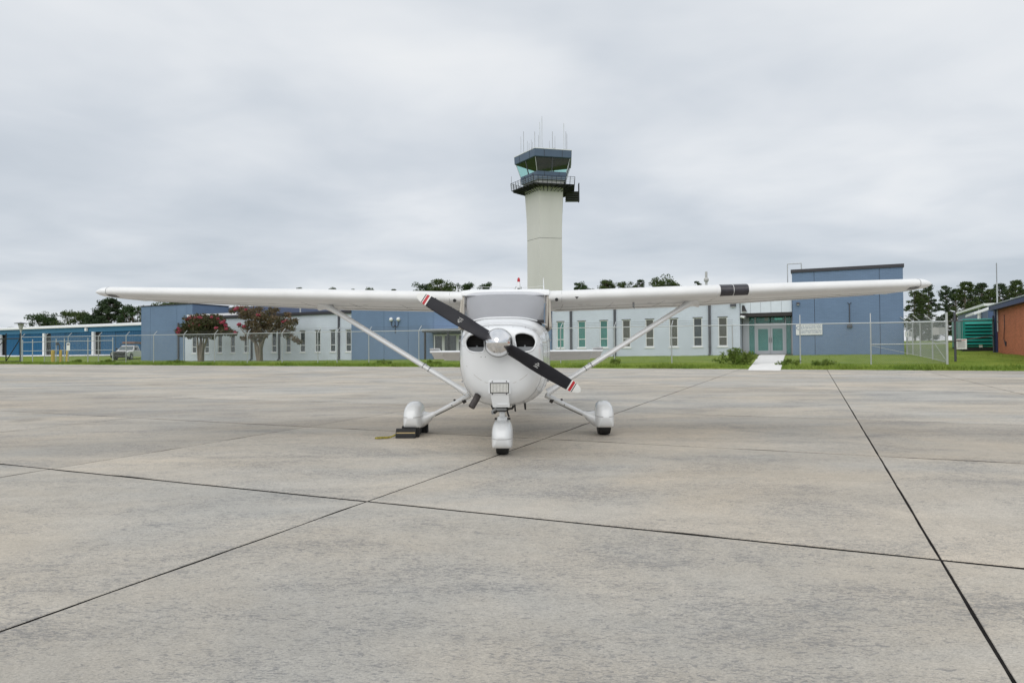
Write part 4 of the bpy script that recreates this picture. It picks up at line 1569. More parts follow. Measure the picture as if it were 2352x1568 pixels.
# ---- blue middle part with double doors under a canopy
e_mid = [sL1 + .01, S(882, -.15), S(937.5, -.15), S(995, -.15)]
panels('blue_wall_panel', e_mid, ZB, 5.75, -.15, 6, M['blue_wall'], .14)
sc0, sc1 = S(996, -.15), S(1068, -.15)
sm1 = S(1268, 0)
zd = gz(sc0, -.3) + .05
panels('blue_wall_panel', [sc1 + .75, (sc1 + sm1) / 2 + .4, sm1 - .01], ZB, 5.75, -.15, 6, M['blue_wall'], .14)
ov = MB()
ov.box(S(995, -.15) + .012, sc1 + .738, -.15, 5.85, 3.05, 5.75)
bp_('blue_wall_panel', ov, M['blue_wall'])
dback = MB()
dback.box(S(995, -.15) + .012, sc1 + .738, 1.2, 1.4, ZB, 3.05)
bp_('door_recess', dback, M['inside'])
sd0 = S(987, -.02)
n_d = 2
dw_ = (sc1 + .7 - sd0) / 3
for k in range(3):
    a = sd0 + k * dw_
    if a < S(995, -.15) + .0:
        a = S(995, -.15) + .02
    b = sd0 + (k + 1) * dw_ - .02
    d_ = MB()
    for q in ((a, a + .12, zd, 2.95), (b - .12, b, zd, 2.95), (a + .12, b - .12, zd, zd + .22), (a + .12, b - .12, 2.83, 2.95)):
        d_.box(q[0], q[1], -.09, -.03, q[2], q[3])
    do = bp_('door', d_, M['frame'])
    gl2 = MB()
    gl2.box(a + .12, b - .12, -.068, -.055, zd + .22, 2.83)
    bp_('pane', gl2, M['pane_dark'], do)
cn = MB()
sq0, sq1 = S(973, -1.5), S(1075, -1.5)
cn.bbox(sq0, sq1 + .6, -1.75, -.16, 3.10, 3.33, .02)
can = bp_('canopy', cn, M['spout'])
ce = MB()
ce.box(sq0 - .03, sq1 + .63, -1.80, -.16, 3.335, 3.37)
bp_('canopy_edge', ce, M['roof_white'], can)
for px in (976.5, 1030):
    s_ = S(px, -1.6)
    pm = MB()
    pm.box(s_ - .07, s_ + .07, -1.68, -1.54, gz(s_, -1.6) - .1, 3.098)
    bp_('canopy_post', pm, M['trim_dark'], can)
# ---- right white wing
sR0, sR1 = S(1270, 0), S(1700, 0)
WR = 5.05
wins = []
for k, cxp in enumerate((165, 410, 663, 922, 1190, 1465, 1742, 2030)):
    sc_ = S((1600 + cxp / 3.92) / 1.2755, 0)
    wins.append((sc_ - .33, sc_ + .33, 1.64, 3.78))
bp_('white_wall', wall_openings(sm1 + .02, sR1, ZB, WR, 0.0, 6, wins), M['white_wall'])
for k, (a, b, c, d) in enumerate(wins):
    window(a, b, c, d, 0, M['pane_teal'] if k < 3 else (M['pane_brown'] if k != 6 else M['pane_dark']))
fa = MB()
fa.box(sm1 + .03, sR1 + .2, -.22, 6.1, WR + .003, WR + .25)
bp_('roof', fa, M['trim_dark'])
for px in (1312.4, 1413, 1630.7):
    downspout(px, 0, WR)
# ---- recessed entrance
sB0_, sB1_ = S(1820.5, -.3), S(2077, -.3)
en = MB()
en.box(sR1 + .02, sB0_ - .02, .02, 6, 3.98, 5.28)
ebox = bp_('entrance_header', en, M['spout'])
edges = np.linspace(sR1 + .05, sB0_ - .03, 6)
for a, b in zip(edges, edges[1:]):
    pm = MB()
    pm.box(a + .008, b - .008, -.03, .018, 4.0, 5.25)
    bp_('header_panel', pm, M['white_panel'], ebox)
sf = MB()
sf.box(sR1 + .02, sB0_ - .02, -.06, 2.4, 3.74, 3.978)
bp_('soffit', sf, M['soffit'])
tD = 1.25
zD = gz(20.5, .6) + .06
rm = MB()
rm.box(sR1 + .02, sB0_ - .02, 5.0, 5.2, .6, 3.74)
rm.box(sR1 + .02, sR1 + .2, tD, 5.0, .6, 3.74)
rm.box(sB0_ - .2, sB0_ - .02, tD, 5.0, .6, 3.74)
rm.box(sR1 + .02, sB0_ - .02, -.2, 5.2, zD - .5, zD - .02)
rm.box(sR1 + .02, sB0_ - .02, 2.42, 5.0, 3.70, 3.74)
bp_('lobby', rm, M['inside'])
for k, (zz, tt) in enumerate(((3.66, 2.6), (3.62, 3.2), (3.66, 3.9))):
    lt = MB()
    lt.box(S(1780, tt), S(1797, tt), tt, tt + .12, zz, zz + .05)
    bp_('ceiling_light', lt, M['tube_light'])
ex_ = MB()
sx = S(1761, 1.6)
ex_.box(sx - .14, sx + .14, 1.6, 1.66, 3.48, 3.68)
bp_('exit_sign', ex_, M['exit_red'])
desk = MB()
desk.bbox(S(1790, 3.4), S(1815, 3.4), 3.4, 4.0, zD, zD + 1.0, .03)
bp_('counter', desk, M['pale'])
dl_, dm_, dr_ = S(1736.5, tD), S(1769.5, tD), S(1803, tD)
zT = 3.02
for a, b in ((dl_, dm_), (dm_, dr_)):
    d_ = MB()
    w = .15
    for q in ((a + .01, a + w, zD, zT), (b - w, b - .01, zD, zT), (a + w, b - w, zD, zD + .26), (a + w, b - w, zT - .14, zT)):
        d_.box(q[0], q[1], tD, tD + .05, q[2], q[3])
    do = bp_('door', d_, M['alu'])
    p = MB()
    p.box(a + w, b - w, tD + .02, tD + .03, zD + .26, zT - .14)
    bp_('pane', p, M['door_glass'], do)
    h_ = MB()
    sgn = 1 if a == dl_ else -1
    hx = (b - .07) if sgn > 0 else (a + .07)
    h_.tube([(hx, tD - .06, zD + .85), (hx, tD - .06, zD + 1.2)], .018, 8)
    h_.box(hx - .01, hx + .01, tD - .06, tD, zD + .9, zD + .92)
    bp_('door_handle', h_, M['darkmetal'], do)
    p = MB()
    p.box(a + .03, b - .03, tD + .02, tD + .03, zT + .28, 3.72)
    bp_('transom_pane', p, M['door_glass'], do)
fr_ = MB()
for a, b, c, d in ((dl_ - .09, dl_, zD, 3.74), (dr_, dr_ + .09, zD, 3.74), (dl_, dr_, zT + .002, zT + .28), (sR1 + .05, sR1 + .5, zD, 3.74), (sB0_ - .16, sB0_ - .03, zD, 3.74)):
    fr_.box(a, b, tD - .02, tD + .07, c, d)
bp_('door_frame', fr_, M['alu'])
for a, b in ((sR1 + .5, dl_ - .09), (dr_ + .09, sB0_ - .16)):
    p = MB()
    p.box(a, b, tD + .02, tD + .03, zD, 3.72)
    bp_('side_light_pane', p, M['door_glass'])
# ---- tall block at the right
panels('blue_wall_panel', [sB0_, S(1872, -.3), S(2022, -.3), sB1_], ZB, 6.72, -.3, 11, M['blue_wall'], .22)
ld = MB()
l0, l1 = S(1811, 3.0), S(1843, 3.0)
for s_ in (l0, l1):
    ld.tube([(s_, 3.0, 5.2), (s_, 3.0, 7.75)], .035, 8)
ld.tube([(l0, 3.0, 7.75), (l1, 3.0, 7.75)], .035, 8)
for z in (6.35, 5.75):
    ld.tube([(l0, 3.0, z), (l0 + .5, 3.0, z)], .03, 8)
lo_ = bp_('roof_ladder', ld, M['galv'])

# ------------------------------------------------------------------ things fixed to the building
def wall_lamp(name, px, py, t, label, size=.13):
    s_, z_ = site(px, py, t)
    x, y = world_xy(s_, t)
    o = thing(name, label, 'lamp', (x, y, z_), SITE)
    mb = MB().bbox(s_ - size, s_ + size, t - .16, t + .0, z_ - size * .8, z_ + size * .8, .02)
    part('housing', mb, M['spout'], o, SITE)
    mb = MB().box(s_ - size * .8, s_ + size * .8, t - .15, t - .02, z_ - size * .8 - .03, z_ - size * .8)
    part('lens', mb, M['pale'], o, SITE)
    return o


wall_lamp('wall_light', 1684, 699.5, 0, 'dark grey box light on the white wall beside the entrance', .19)
wall_lamp('wall_light', 1833, 697, -.3, 'small grey floodlight on the blue wall above the white sign', .10)
# twin globe lamp
sg, zg = site(908, 733, -.15)
x, y = world_xy(sg, -.15)
gl_o = thing('globe_lamp', 'twin white globe lamp on curved arms against the blue wall', 'lamp', (x, y, zg - .9), SITE)
mb = MB()
mb.tube([(sg, -.16, zg - 1.3), (sg, -.2, zg - .5), (sg, -.22, zg - .1)], .03, 8)
part('bracket', mb, M['trim_dark'], gl_o, SITE, 40)
for dx in (-.40, .40):
    mb = MB().tube([(sg, -.22, zg - .55), (sg + dx * .5, -.24, zg - .72), (sg + dx * .9, -.24, zg - .55), (sg + dx, -.24, zg - .22)], .03, 8)
    part('arm', mb, M['trim_dark'], gl_o, SITE, 40)
    mb = MB().lathe([(.02, -.19), (.1, -.16), (.17, -.08), (.19, 0), (.17, .08), (.1, .16), (.02, .19)], (sg + dx, -.24, zg - .02), (0, 0, 1), 16)
    part('globe', mb, M['roof_white'], gl_o, SITE, 60)
# security cameras by the entrance
for px, py, lb in ((1704, 694, 'small white dome camera high on the white wall corner by the entrance'), (1706.5, 729, 'white bullet camera on the wall corner beside the entrance soffit')):
    s_, z_ = site(px, py, -.05)
    x, y = world_xy(s_, -.05)
    o = thing('security_camera', lb, 'camera', (x, y, z_), SITE)
    mb = MB().tube([(s_ - .12, -.2, z_ + .06), (s_ + .18, -.42, z_ - .02)], .09, 12)
    part('camera_body', mb, M['roof_white'], o, SITE, 40)
    mb = MB().tube([(s_ - .05, .0, z_ + .05), (s_ - .05, -.22, z_ + .05)], .035, 8)
    part('camera_mount', mb, M['pale'], o, SITE, 40)
    mb = MB().lathe([(.06, 0), (.06, .012)], (s_ + .182, -.422, z_ - .021), (.3, -.22, -.08), 12)
    part('camera_lens', mb, M['black'], o, SITE)
s_, z_ = site(1708, 709, -.05)
x, y = world_xy(s_, 0)
o = thing('corner_light', 'black wedge shaped light on the corner of the white wall by the entrance', 'lamp', (x, y, z_), SITE)
mb = MB().add([(s_ - .12, -.02, z_ - .2), (s_ + .22, -.02, z_ - .2), (s_ + .05, -.02, z_ + .25), (s_ - .12, -.02, z_ + .25), (s_ - .1, -.28, z_ - .2), (s_ + .2, -.28, z_ - .2), (s_ + .03, -.1, z_ + .22), (s_ - .1, -.1, z_ + .22)],
              [(0, 1, 5, 4), (4, 5, 6, 7), (1, 2, 6, 5), (0, 4, 7, 3), (3, 7, 6, 2), (0, 3, 2, 1)])
part('housing', mb, M['black'], o, SITE)
mb = MB().box(s_ - .08, s_ + .18, -.27, -.03, z_ - .25, z_ - .205)
part('lens', mb, M['pale'], o, SITE)
# loose bracket and tap on the right block
s_, z_ = site(1951, 706, -.3)
x, y = world_xy(s_, -.3)
o = thing('wall_conduit', 'thin grey conduit with a junction box on the blue wall', 'conduit', (x, y, z_), SITE)
mb = MB().tube([(s_, -.34, z_ - 1.15), (s_, -.34, z_ + .2)], .03, 8)
mb.tube([(s_, -.34, z_ + .2), (s_ - .12, -.36, z_ + .35)], .02, 6)
mb.tube([(s_, -.34, z_ + .2), (s_ + .12, -.36, z_ + .35)], .02, 6)
q = part('pipe', mb, M['spout'], o, SITE)
mb = MB().bbox(s_ - .16, s_ + .16, -.42, -.3, z_ - 1.36, z_ - 1.15, .015)
part('junction_box', mb, M['spout'], o, SITE)


def text_mb(txt, size, fn):
    cu_ = bpy.data.curves.new('t', 'FONT')
    cu_.body = txt
    cu_.size = size
    ob = bpy.data.objects.new('t', cu_)
    COL.objects.link(ob)
    bpy.context.view_layer.update()
    me = bpy.data.meshes.new_from_object(ob.evaluated_get(bpy.context.evaluated_depsgraph_get()))
    mb = MB().add([fn(v.co.x, v.co.y) for v in me.vertices], [tuple(p.vertices) for p in me.polygons])
    w = max([v.co.x for v in me.vertices] or [0])
    bpy.data.objects.remove(ob)
    bpy.data.curves.remove(cu_)
    bpy.data.meshes.remove(me)
    return mb, w


sa, zt_ = site(1828, 744, -.36)
sb, zb_ = site(1889, 768.5, -.36)
x, y = world_xy(sa, -.36)
sgn_o = thing('wall_sign', 'white rectangular sign with blue lettering on the blue wall beside the entrance', 'sign', (x, y, zb_), SITE)
bd = part('sign_board', MB().bbox(sa, sb, -.37, -.31, zb_, zt_, .01), M['sign'], sgn_o, SITE)
W_, H_ = sb - sa, zt_ - zb_
for k, (ln, fy) in enumerate((('U.S. CUSTOMS AND', .72), ('BORDER PROTECTION', .55), ('COLUMBIA METROPOLITAN', .31), ('AIRPORT, WEST COLUMBIA, SC', .14))):
    mb, tw = text_mb(ln, .16, lambda a, b: (a, b, 0))
    fx = min(1.0, W_ * .77 / tw)
    mb.v = [(sa + W_ * .19 + a * fx, -.374, zb_ + H_ * fy + b) for a, b, c in mb.v]
    q = part('lettering', mb, M['sign_text'], sgn_o, SITE)
    q['kind'] = 'stuff'
mb = MB().lathe([(.13, 0), (.13, .003)], (sa + W_ * .09, -.372, zb_ + H_ * .64), (0, -1, 0), 20)
part('seal_emblem', mb, M['sign_text'], sgn_o, SITE)
mb = MB().lathe([(.085, 0), (.085, .003)], (sa + W_ * .09, -.376, zb_ + H_ * .64), (0, -1, 0), 20)
part('seal_centre', mb, M['sign'], sgn_o, SITE)

# ================================================================== CONTROL TOWER
TD = 110.0
TC = np.array([0.0515 * TD, TD])
PHI = rad(247.5)
TZ = 1.9
tower = thing('control_tower', 'tall beige five-sided control tower with blue-banded glass cab and antennas', 'tower', (TC[0], TC[1], TZ))


def pent(R_, z, phi=PHI, n=5):
    return [(TC[0] + R_ * math.cos(phi + k * 2 * math.pi / n), TC[1] + R_ * math.sin(phi + k * 2 * math.pi / n), z) for k in range(n)]


def tp_(name, mb, m_, parent=None, smooth=False):
    return part(name, mb, m_, parent or tower, None, smooth)


Z_J, Z_F, Z_GB, Z_BB, Z_GT, Z_RT = 19.4, 27.35, 29.75, 28.75, 31.75, 33.0
tp_('shaft_section', MB().loft([pent(3.12, TZ - 1), pent(3.10, Z_J - .03)]), M['tower'])
tp_('shaft_section', MB().loft([pent(3.10, Z_J + .03), pent(3.12, 21.5), pent(3.2, 23.5), pent(3.36, 26), pent(3.46, Z_F + .3)]), M['tower'])
tp_('shaft_joint', MB().loft([pent(3.03, Z_J - .1), pent(3.03, Z_J + .1)]), M['spout'])
tp_('cab_base', MB().loft([pent(3.5, Z_F + .31), pent(3.55, Z_BB)]), M['pale'])
tp_('cab_band', MB().loft([pent(3.95, Z_BB - .25), pent(4.0, Z_BB), pent(4.12, Z_GB)], True, True), M['cab_blue'])
tp_('roof_fascia', MB().loft([pent(4.88, Z_GT + .02), pent(5.05, Z_GT + .12), pent(5.12, Z_RT)]), M['cab_blue'])
tp_('roof_cap', MB().loft([pent(5.16, Z_RT + .003), pent(5.16, Z_RT + .10), pent(4.2, Z_RT + .35)]), M['roof_white'])
tp_('cab_ceiling', MB().loft([pent(4.6, Z_GT - .10), pent(4.85, Z_GT + .01)]), M['cab_dark'])
tp_('cab_console', MB().loft([pent(3.2, Z_GB + .003), pent(3.2, Z_GB + .12)]), M['cab_dark'])
gb_, gt_ = pent(4.10, Z_GB + .01), pent(4.80, Z_GT - .0)
for k in range(5):
    a, b, c, d = [Vector(v) for v in (gb_[k], gb_[(k + 1) % 5], gt_[(k + 1) % 5], gt_[k])]
    for f0, f1 in ((0, .5), (.5, 1)):
        mb = MB().add([a.lerp(b, f0), a.lerp(b, f1), d.lerp(c, f1), d.lerp(c, f0)], [(0, 1, 2, 3)])
        tp_('cab_pane', mb, M['cab_glass'])
    tp_('mullion', MB().tube([a.lerp(b, .5), d.lerp(c, .5)], .085, 6), M['spout'])
    tp_('mullion', MB().tube([a, d], .05, 6), M['galv'])
    # fascia and band joints
    ft, fb = [Vector(v) for v in pent(5.125, Z_RT - .02)], [Vector(v) for v in pent(5.06, Z_GT + .12)]
    for f in (.26, .75):
        tp_('fascia_joint', MB().tube([ft[k].lerp(ft[(k + 1) % 5], f), fb[k].lerp(fb[(k + 1) % 5], f)], .03, 4), M['trim_dark'])
    bt, bb2 = [Vector(v) for v in pent(4.125, Z_GB - .02)], [Vector(v) for v in pent(4.01, Z_BB)]
    for f in (.25, .75):
        tp_('band_joint', MB().tube([bt[k].lerp(bt[(k + 1) % 5], f), bb2[k].lerp(bb2[(k + 1) % 5], f)], .03, 4), M['trim_dark'])
# catwalk with brackets and railing
RO = 5.6
po = pent(RO, Z_F + .25)
pi_ = pent(3.45, Z_F + .25)
fl = MB()
for k in range(5):
    j = (k + 1) % 5
    for z0, z1 in ((Z_F + .17, Z_F + .25),):
        a, b, c, d = pi_[k], pi_[j], po[j], po[k]
        fl.add([(p[0], p[1], z0) for p in (a, b, c, d)] + [(p[0], p[1], z1) for p in (a, b, c, d)], [(0, 1, 2, 3), (7, 6, 5, 4), (2, 3, 7, 6)])
cw = tp_('catwalk', fl, M['catwalk'])
for k in range(5):
    j = (k + 1) % 5
    a, b = Vector(po[k]), Vector(po[j])
    c0, c1 = Vector(pent(3.35, Z_F - .55)[k]), Vector(pent(3.35, Z_F - .55)[j])
    for q in range(7):
        f = (q + .5) / 7
        top, foot = a.lerp(b, f), c0.lerp(c1, f)
        inn = Vector(pi_[k]).lerp(Vector(pi_[j]), f)
        mb = MB().tube([top - Vector((0, 0, .2)), inn - Vector((0, 0, .2))], .09, 4)
        mb.tube([top - Vector((0, 0, .2)), foot], .06, 4)
        tp_('bracket', mb, M['catwalk'], cw)
    for q in range(9):
        p = a.lerp(b, q / 9)
        tp_('railing_post', MB().tube([p, p + Vector((0, 0, 1.15)) + (p - Vector((TC[0], TC[1], p.z))).normalized() * .12], .045, 5), M['catwalk'], cw)
    for h_ in (.3, .58, .86, 1.15):
        o_ = (a - Vector((TC[0], TC[1], a.z))).normalized() * .12 * h_ / 1.15
        o2 = (b - Vector((TC[0], TC[1], b.z))).normalized() * .12 * h_ / 1.15
        tp_('rail', MB().tube([a + o_ + Vector((0, 0, h_)), b + o2 + Vector((0, 0, h_))], .035 if h_ > 1 else .026, 5), M['galv'] if h_ < 1 else M['catwalk'], cw)
# access ladder cage under the right end of the catwalk
for k in range(6):
    z = Z_F - .35 - k * .28
    cdir = Vector((.97, -.2, 0))
    p = Vector((TC[0] + 3.1, TC[1] - .6, z))
    tp_('stair_tread', MB().box(p.x, p.x + 2.1, p.y - .5, p.y + .5, z, z + .09), M['catwalk'], cw)
p = Vector((TC[0] + 5.25, TC[1] - .6, 0))
tp_('stair_stringer', MB().box(p.x - .06, p.x + .06, p.y - .5, p.y + .5, Z_F - 1.85, Z_F + 1.1), M['catwalk'], cw)
# antennas
for cx_, yt_, dd in ((307, 235, -1), (330, 190, -1.5), (362, 270, -2), (377, 290, -2.5), (396, 260, -2), (407, 280, -3), (425, 190, -3), (457, 220, -2), (468, 110, 0), (486, 60, 1), (550, 270, -2.5), (575, 190, -1), (597, 230, -2), (672, 120, -1.5), (690, 190, -.5), (699, 210, 0)):
    px, py = (1420 + cx_ / 2.904) / 1.2755, (320 + yt_ / 2.904) / 1.2755
    Y_ = TD + dd
    d = ray(px, py)
    k = Y_ / d[1]
    top = CAM + k * d
    w_ = .045 if yt_ < 200 else .03
    tp_('antenna', MB().tube([(top[0], Y_, Z_RT + .05), (top[0], Y_, top[2])], w_, 5), M['steel'] if yt_ > 125 else M['galv'])
for cx_ in (450, 575):
    px = (1420 + cx_ / 2.904) / 1.2755
    X_ = (px - CX) / F * (TD - 1)
    tp_('antenna_arm', MB().tube([(X_ - .75, TD - 1, Z_RT + 1.05), (X_, TD - 1, Z_RT + .9), (X_ + .75, TD - 1, Z_RT + 1.05)], .09, 6), M['spout'])
    tp_('antenna_mast', MB().tube([(X_, TD - 1, Z_RT + .2), (X_, TD - 1, Z_RT + .95)], .07, 6), M['spout'])
tp_('whip_antenna', MB().tube([po[4][:2] + (Z_F + .3,), po[4][:2] + (Z_F + 2.6,)], .04, 5), M['steel'])
# ================================================================== BLUE HANGAR (far left)
HT = 17.0
hx, hy = world_xy(-90, HT)
HB = 1.75
hangar = thing('hangar', 'long blue metal hangar with white roof edge and ribbed sliding doors', 'hangar', (hx, hy, HB), SITE)


def hp(name, mb, m_, parent=None):
    return part(name, mb, m_, parent or hangar, SITE)


hs0, hs1 = S(-260, HT), S(335, HT) + 6
hp('wall', MB().box(hs0, hs1, HT + .45, HT + 22, HB - .8, 5.9), M['cab_dark'])
hp('fascia', MB().box(hs0, hs1, HT - .05, HT + .4, 5.12, 5.86), M['hangar_band'])
rfm = MB()
rfm.add([(hs0 - .5, HT - .5, 5.88), (hs1 + .5, HT - .5, 5.88), (hs1 + .5, HT + 11, 6.9), (hs0 - .5, HT + 11, 6.9), (hs0 - .5, HT + 22.5, 5.88), (hs1 + .5, HT + 22.5, 5.88),
         (hs0 - .5, HT - .5, 6.16), (hs1 + .5, HT - .5, 6.16), (hs1 + .5, HT + 11, 7.15), (hs0 - .5, HT + 11, 7.15), (hs0 - .5, HT + 22.5, 6.16), (hs1 + .5, HT + 22.5, 6.16)],
        [(0, 1, 7, 6), (6, 7, 8, 9), (9, 8, 11, 10), (0, 3, 2, 1), (3, 4, 5, 2), (1, 2, 8, 7), (2, 5, 11, 8), (0, 6, 9, 3), (3, 9, 10, 4), (4, 10, 11, 5)])
hp('roof', rfm, M['roof_white'])
posts = [S(p, HT) for p in (-240, -110, 2, 103, 216, 337)]
for s_ in posts:
    hp('door_post', MB().box(s_ - .25, s_ + .25, HT - .25, HT + .1, HB - .5, 5.11), M['roof_white'])
for a, b in zip(posts, posts[1:]):
    n_p = 3
    w = (b - a - 1.9) / n_p
    for k in range(n_p):
        x0 = a + 1.5 + k * w
        x1 = x0 + w - .06
        off = .12 if k == 1 else 0.0
        mb = MB()
        n_r = int((x1 - x0) / .40)
        vs = []
        for q in range(n_r * 4 + 1):
            f = q / (n_r * 4)
            d = (0, -.15, -.15, 0)[q % 4]
            vs.append((x0 + (x1 - x0) * f, HT + .18 + off + d))
        k0 = len(vs)
        mb.add([(p[0], p[1], HB - .3) for p in vs] + [(p[0], p[1], 5.118) for p in vs], [(i, i + 1, k0 + i + 1, k0 + i) for i in range(k0 - 1)])
        hp('door_panel', mb, M['hangar_blue'])
for px, py in ((199, 743.5), (349, 740)):
    s_, z_ = site(px, 745, HT - .2)
    hp('flood_light', MB().bbox(s_ - .2, s_ + .2, HT - .45, HT - .06, 5.25, 5.75, .05), M['roof_white'])
drv = MB()
drv.add([(hs0, HT - 6, 0), (hs1, HT - 6, 0), (hs1, HT + .3, 0), (hs0, HT + .3, 0)], [(0, 1, 2, 3)])
drv.v = [(a, b, gz(a, b) + .06) for a, b, c in drv.v]
drm = MB()
for k in range(24):
    a, b = hs0 + (hs1 - hs0) * k / 24, hs0 + (hs1 - hs0) * (k + 1) / 24
    q = [(a, HT - 4.5), (b, HT - 4.5), (b, HT + .3), (a, HT + .3)]
    drm.add([(s_, t_, max(gz(s_, t_), gz((a + b) / 2, t_)) + .05) for s_, t_ in q], [(0, 1, 2, 3)])
tag(part('driveway', drm, M['walk'], fr=SITE), kind='structure')

# ================================================================== BRICK BUILDING, SHED, GENERATOR (right)
bs, bt = 34.1, 2.4
bz = gz(bs, bt) - .1
x, y = world_xy(bs, bt)
brk = thing('brick_building', 'red brick building with navy blue fascia and corner trim beside the generator', 'building', (x, y, bz), SITE)
part('wall', MB().box(bs + .1, bs + 9, bt - 17, bt, bz - .5, 3.80), M['brick'], brk, SITE)
part('roof_fascia', MB().box(bs - .25, bs + 9.3, bt - 17.3, bt + .3, 3.803, 4.10), M['navy'], brk, SITE)
part('corner_trim', MB().box(bs - .02, bs + .4, bt - .45, bt + .12, bz - .4, 3.80), M['navy'], brk, SITE)
rfb = MB().loft([[(bs - .3, bt - 17.35, z), (bs + 9.35, bt - 17.35, z), (bs + 9.35, bt + .35, z), (bs - .3, bt + .35, z)] for z in (4.103, 4.16)])
part('roof_sheet', rfb, M['galv'], brk, SITE)
cbm = MB()
cbm.tube([(bs + .07, bt - 2.6, 3.4), (bs + .05, bt - 2.7, 2.6), (bs + .06, bt - 2.4, 1.9), (bs + .06, bt - 2.8, 1.5)], .02, 5)
part('wall_cable', cbm, M['trim_dark'], brk, SITE)
part('wall_clip', MB().box(bs + .04, bs + .1, bt - 2.95, bt - 2.85, 1.45, 1.75), M['trim_dark'], brk, SITE)
# antenna mast strapped to the brick wall
am_s, am_t = bs + .02, bt - .9
mast = thing('antenna_mast', 'thin grey antenna mast fixed to the brick building', 'antenna', (*world_xy(am_s, am_t), 2.4), SITE)
part('mast_pole', MB().tube([(am_s, am_t, 2.4), (am_s, am_t, 5.6)], .045, 8), M['galv'], mast, SITE, 40)
part('mast_whip', MB().tube([(am_s, am_t, 5.6), (am_s, am_t, 6.85)], .028, 8), M['steel'], mast, SITE, 40)
part('mast_bracket', MB().box(am_s - .06, am_s + .12, am_t - .06, am_t + .06, 3.0, 3.08), M['steel'], mast, SITE)
# blue shed behind
shs, sht = 36.2, 17.0
sz_ = gz(shs, sht) - .2
shed = thing('shed', 'blue metal shed with white roof trim behind the green generator', 'shed', (*world_xy(shs, sht), sz_), SITE)
part('wall', MB().box(shs, shs + 12, sht, sht + 16, sz_ - .5, 4.92), M['navy'] if False else mat('shed_blue', (0.07, 0.12, 0.25), .5, var=.05, vscale=1), shed, SITE)
part('roof_edge', MB().box(shs - .35, shs + 12.3, sht - .3, sht + 16.3, 4.923, 5.13), M['roof_white'], shed, SITE)
part('downpipe', MB().box(shs - .2, shs - .02, sht + 3.0, sht + 3.25, sz_, 4.92), M['roof_white'], shed, SITE)
# lean-to with a small white gable in front of the shed
gs, gt2 = S(2246, 10), 10.0
porch = thing('porch_roof', 'small white gabled porch roof in front of the blue shed', 'roof', (*world_xy(gs + 1.2, gt2), gz(gs, gt2)), SITE)
zt1, zt2 = 4.05, 4.75
pg = MB()
for dz in (0,):
    pg.add([(gs - .2, gt2, zt1), (gs + 1.6, gt2, zt2), (gs + 3.6, gt2, zt1), (gs - .2, gt2 + 4, zt1), (gs + 1.6, gt2 + 4, zt2), (gs + 3.6, gt2 + 4, zt1),
            (gs - .2, gt2, zt1 - .16), (gs + 1.6, gt2, zt2 - .16), (gs + 3.6, gt2, zt1 - .16), (gs - .2, gt2 + 4, zt1 - .16), (gs + 1.6, gt2 + 4, zt2 - .16), (gs + 3.6, gt2 + 4, zt1 - .16)],
           [(0, 1, 4, 3), (1, 2, 5, 4), (0, 6, 7, 1), (1, 7, 8, 2), (6, 9, 10, 7), (7, 10, 11, 8), (0, 3, 9, 6), (2, 8, 11, 5)])
part('gable_roof', pg, M['roof_white'], porch, SITE)
for s_ in (gs + .1, gs + 3.3):
    part('porch_post', MB().box(s_ - .06, s_ + .06, gt2 + .2, gt2 + .32, gz(s_, gt2) - .1, zt1 - .1), M['roof_white'], porch, SITE)
# generator
GT = 3.6
g0, g1 = S(2212, GT), S(2281, GT)
gzb = gz(g0, GT)
z_bk, z_tp = site(2240, 797, GT)[1], site(2240, 732, GT)[1]
gen = thing('generator', 'large teal diesel generator with louvred end on a black skid', 'generator', (*world_xy((g0 + g1) / 2, GT + 2), gzb), SITE)
part('skid', MB().box(g0 - .02, g1 + .02, GT + .02, GT + 5.0, gzb - .1, z_bk - .01), M['black'], gen, SITE)
part('enclosure', MB().bbox(g0, g1, GT, GT + 5.0, z_bk, z_tp, .04), M['teal'], gen, SITE)
hood_z = z_tp - .22
nl = 7
for k in range(nl):
    zz = hood_z - k * (hood_z - z_bk - .1) / nl
    hh = (hood_z - z_bk - .1) / nl
    mb = MB().add([(g0 + .12, GT - .004, zz), (g1 - .06, GT - .004, zz), (g1 - .06, GT - .16, zz - hh * .62), (g0 + .12, GT - .16, zz - hh * .62), (g0 + .12, GT - .004, zz - hh * .7), (g1 - .06, GT - .004, zz - hh * .7)],
                  [(0, 3, 2, 1), (3, 4, 5, 2), (0, 4, 3), (1, 2, 5)])
    part('louvre', mb, M['teal'], gen, SITE)
    mb = MB().box(g0 + .14, g1 - .08, GT - .02, GT - .003, zz - hh * .98, zz - hh * .72)
    part('louvre_gap', mb, M['black'], gen, SITE)
# logo and number printed on its long side
for (t0, z0, w, h) in ((GT + 2.6, z_tp - .55, .35, .30), (GT + 1.2, z_tp - .95, 1.6, .10), (GT + 2.2, z_bk + .75, .16, .16)):
    part('side_marking', MB().box(g0 - .006, g0 - .002, t0, t0 + w, z0, z0 + h), M['sign'], gen, SITE)
part('filler_box', MB().box(g0 + .9, g0 + 1.1, GT - .03, GT - .0, gzb + .25, gzb + .45), M['sign'], gen, SITE)
for t0 in (GT + .6, GT + 2.4):
    part('side_door', MB().bbox(g0 - .03, g0 + .01, t0, t0 + 1.6, z_bk + .12, z_tp - .12, .01), M['teal'], gen, SITE)

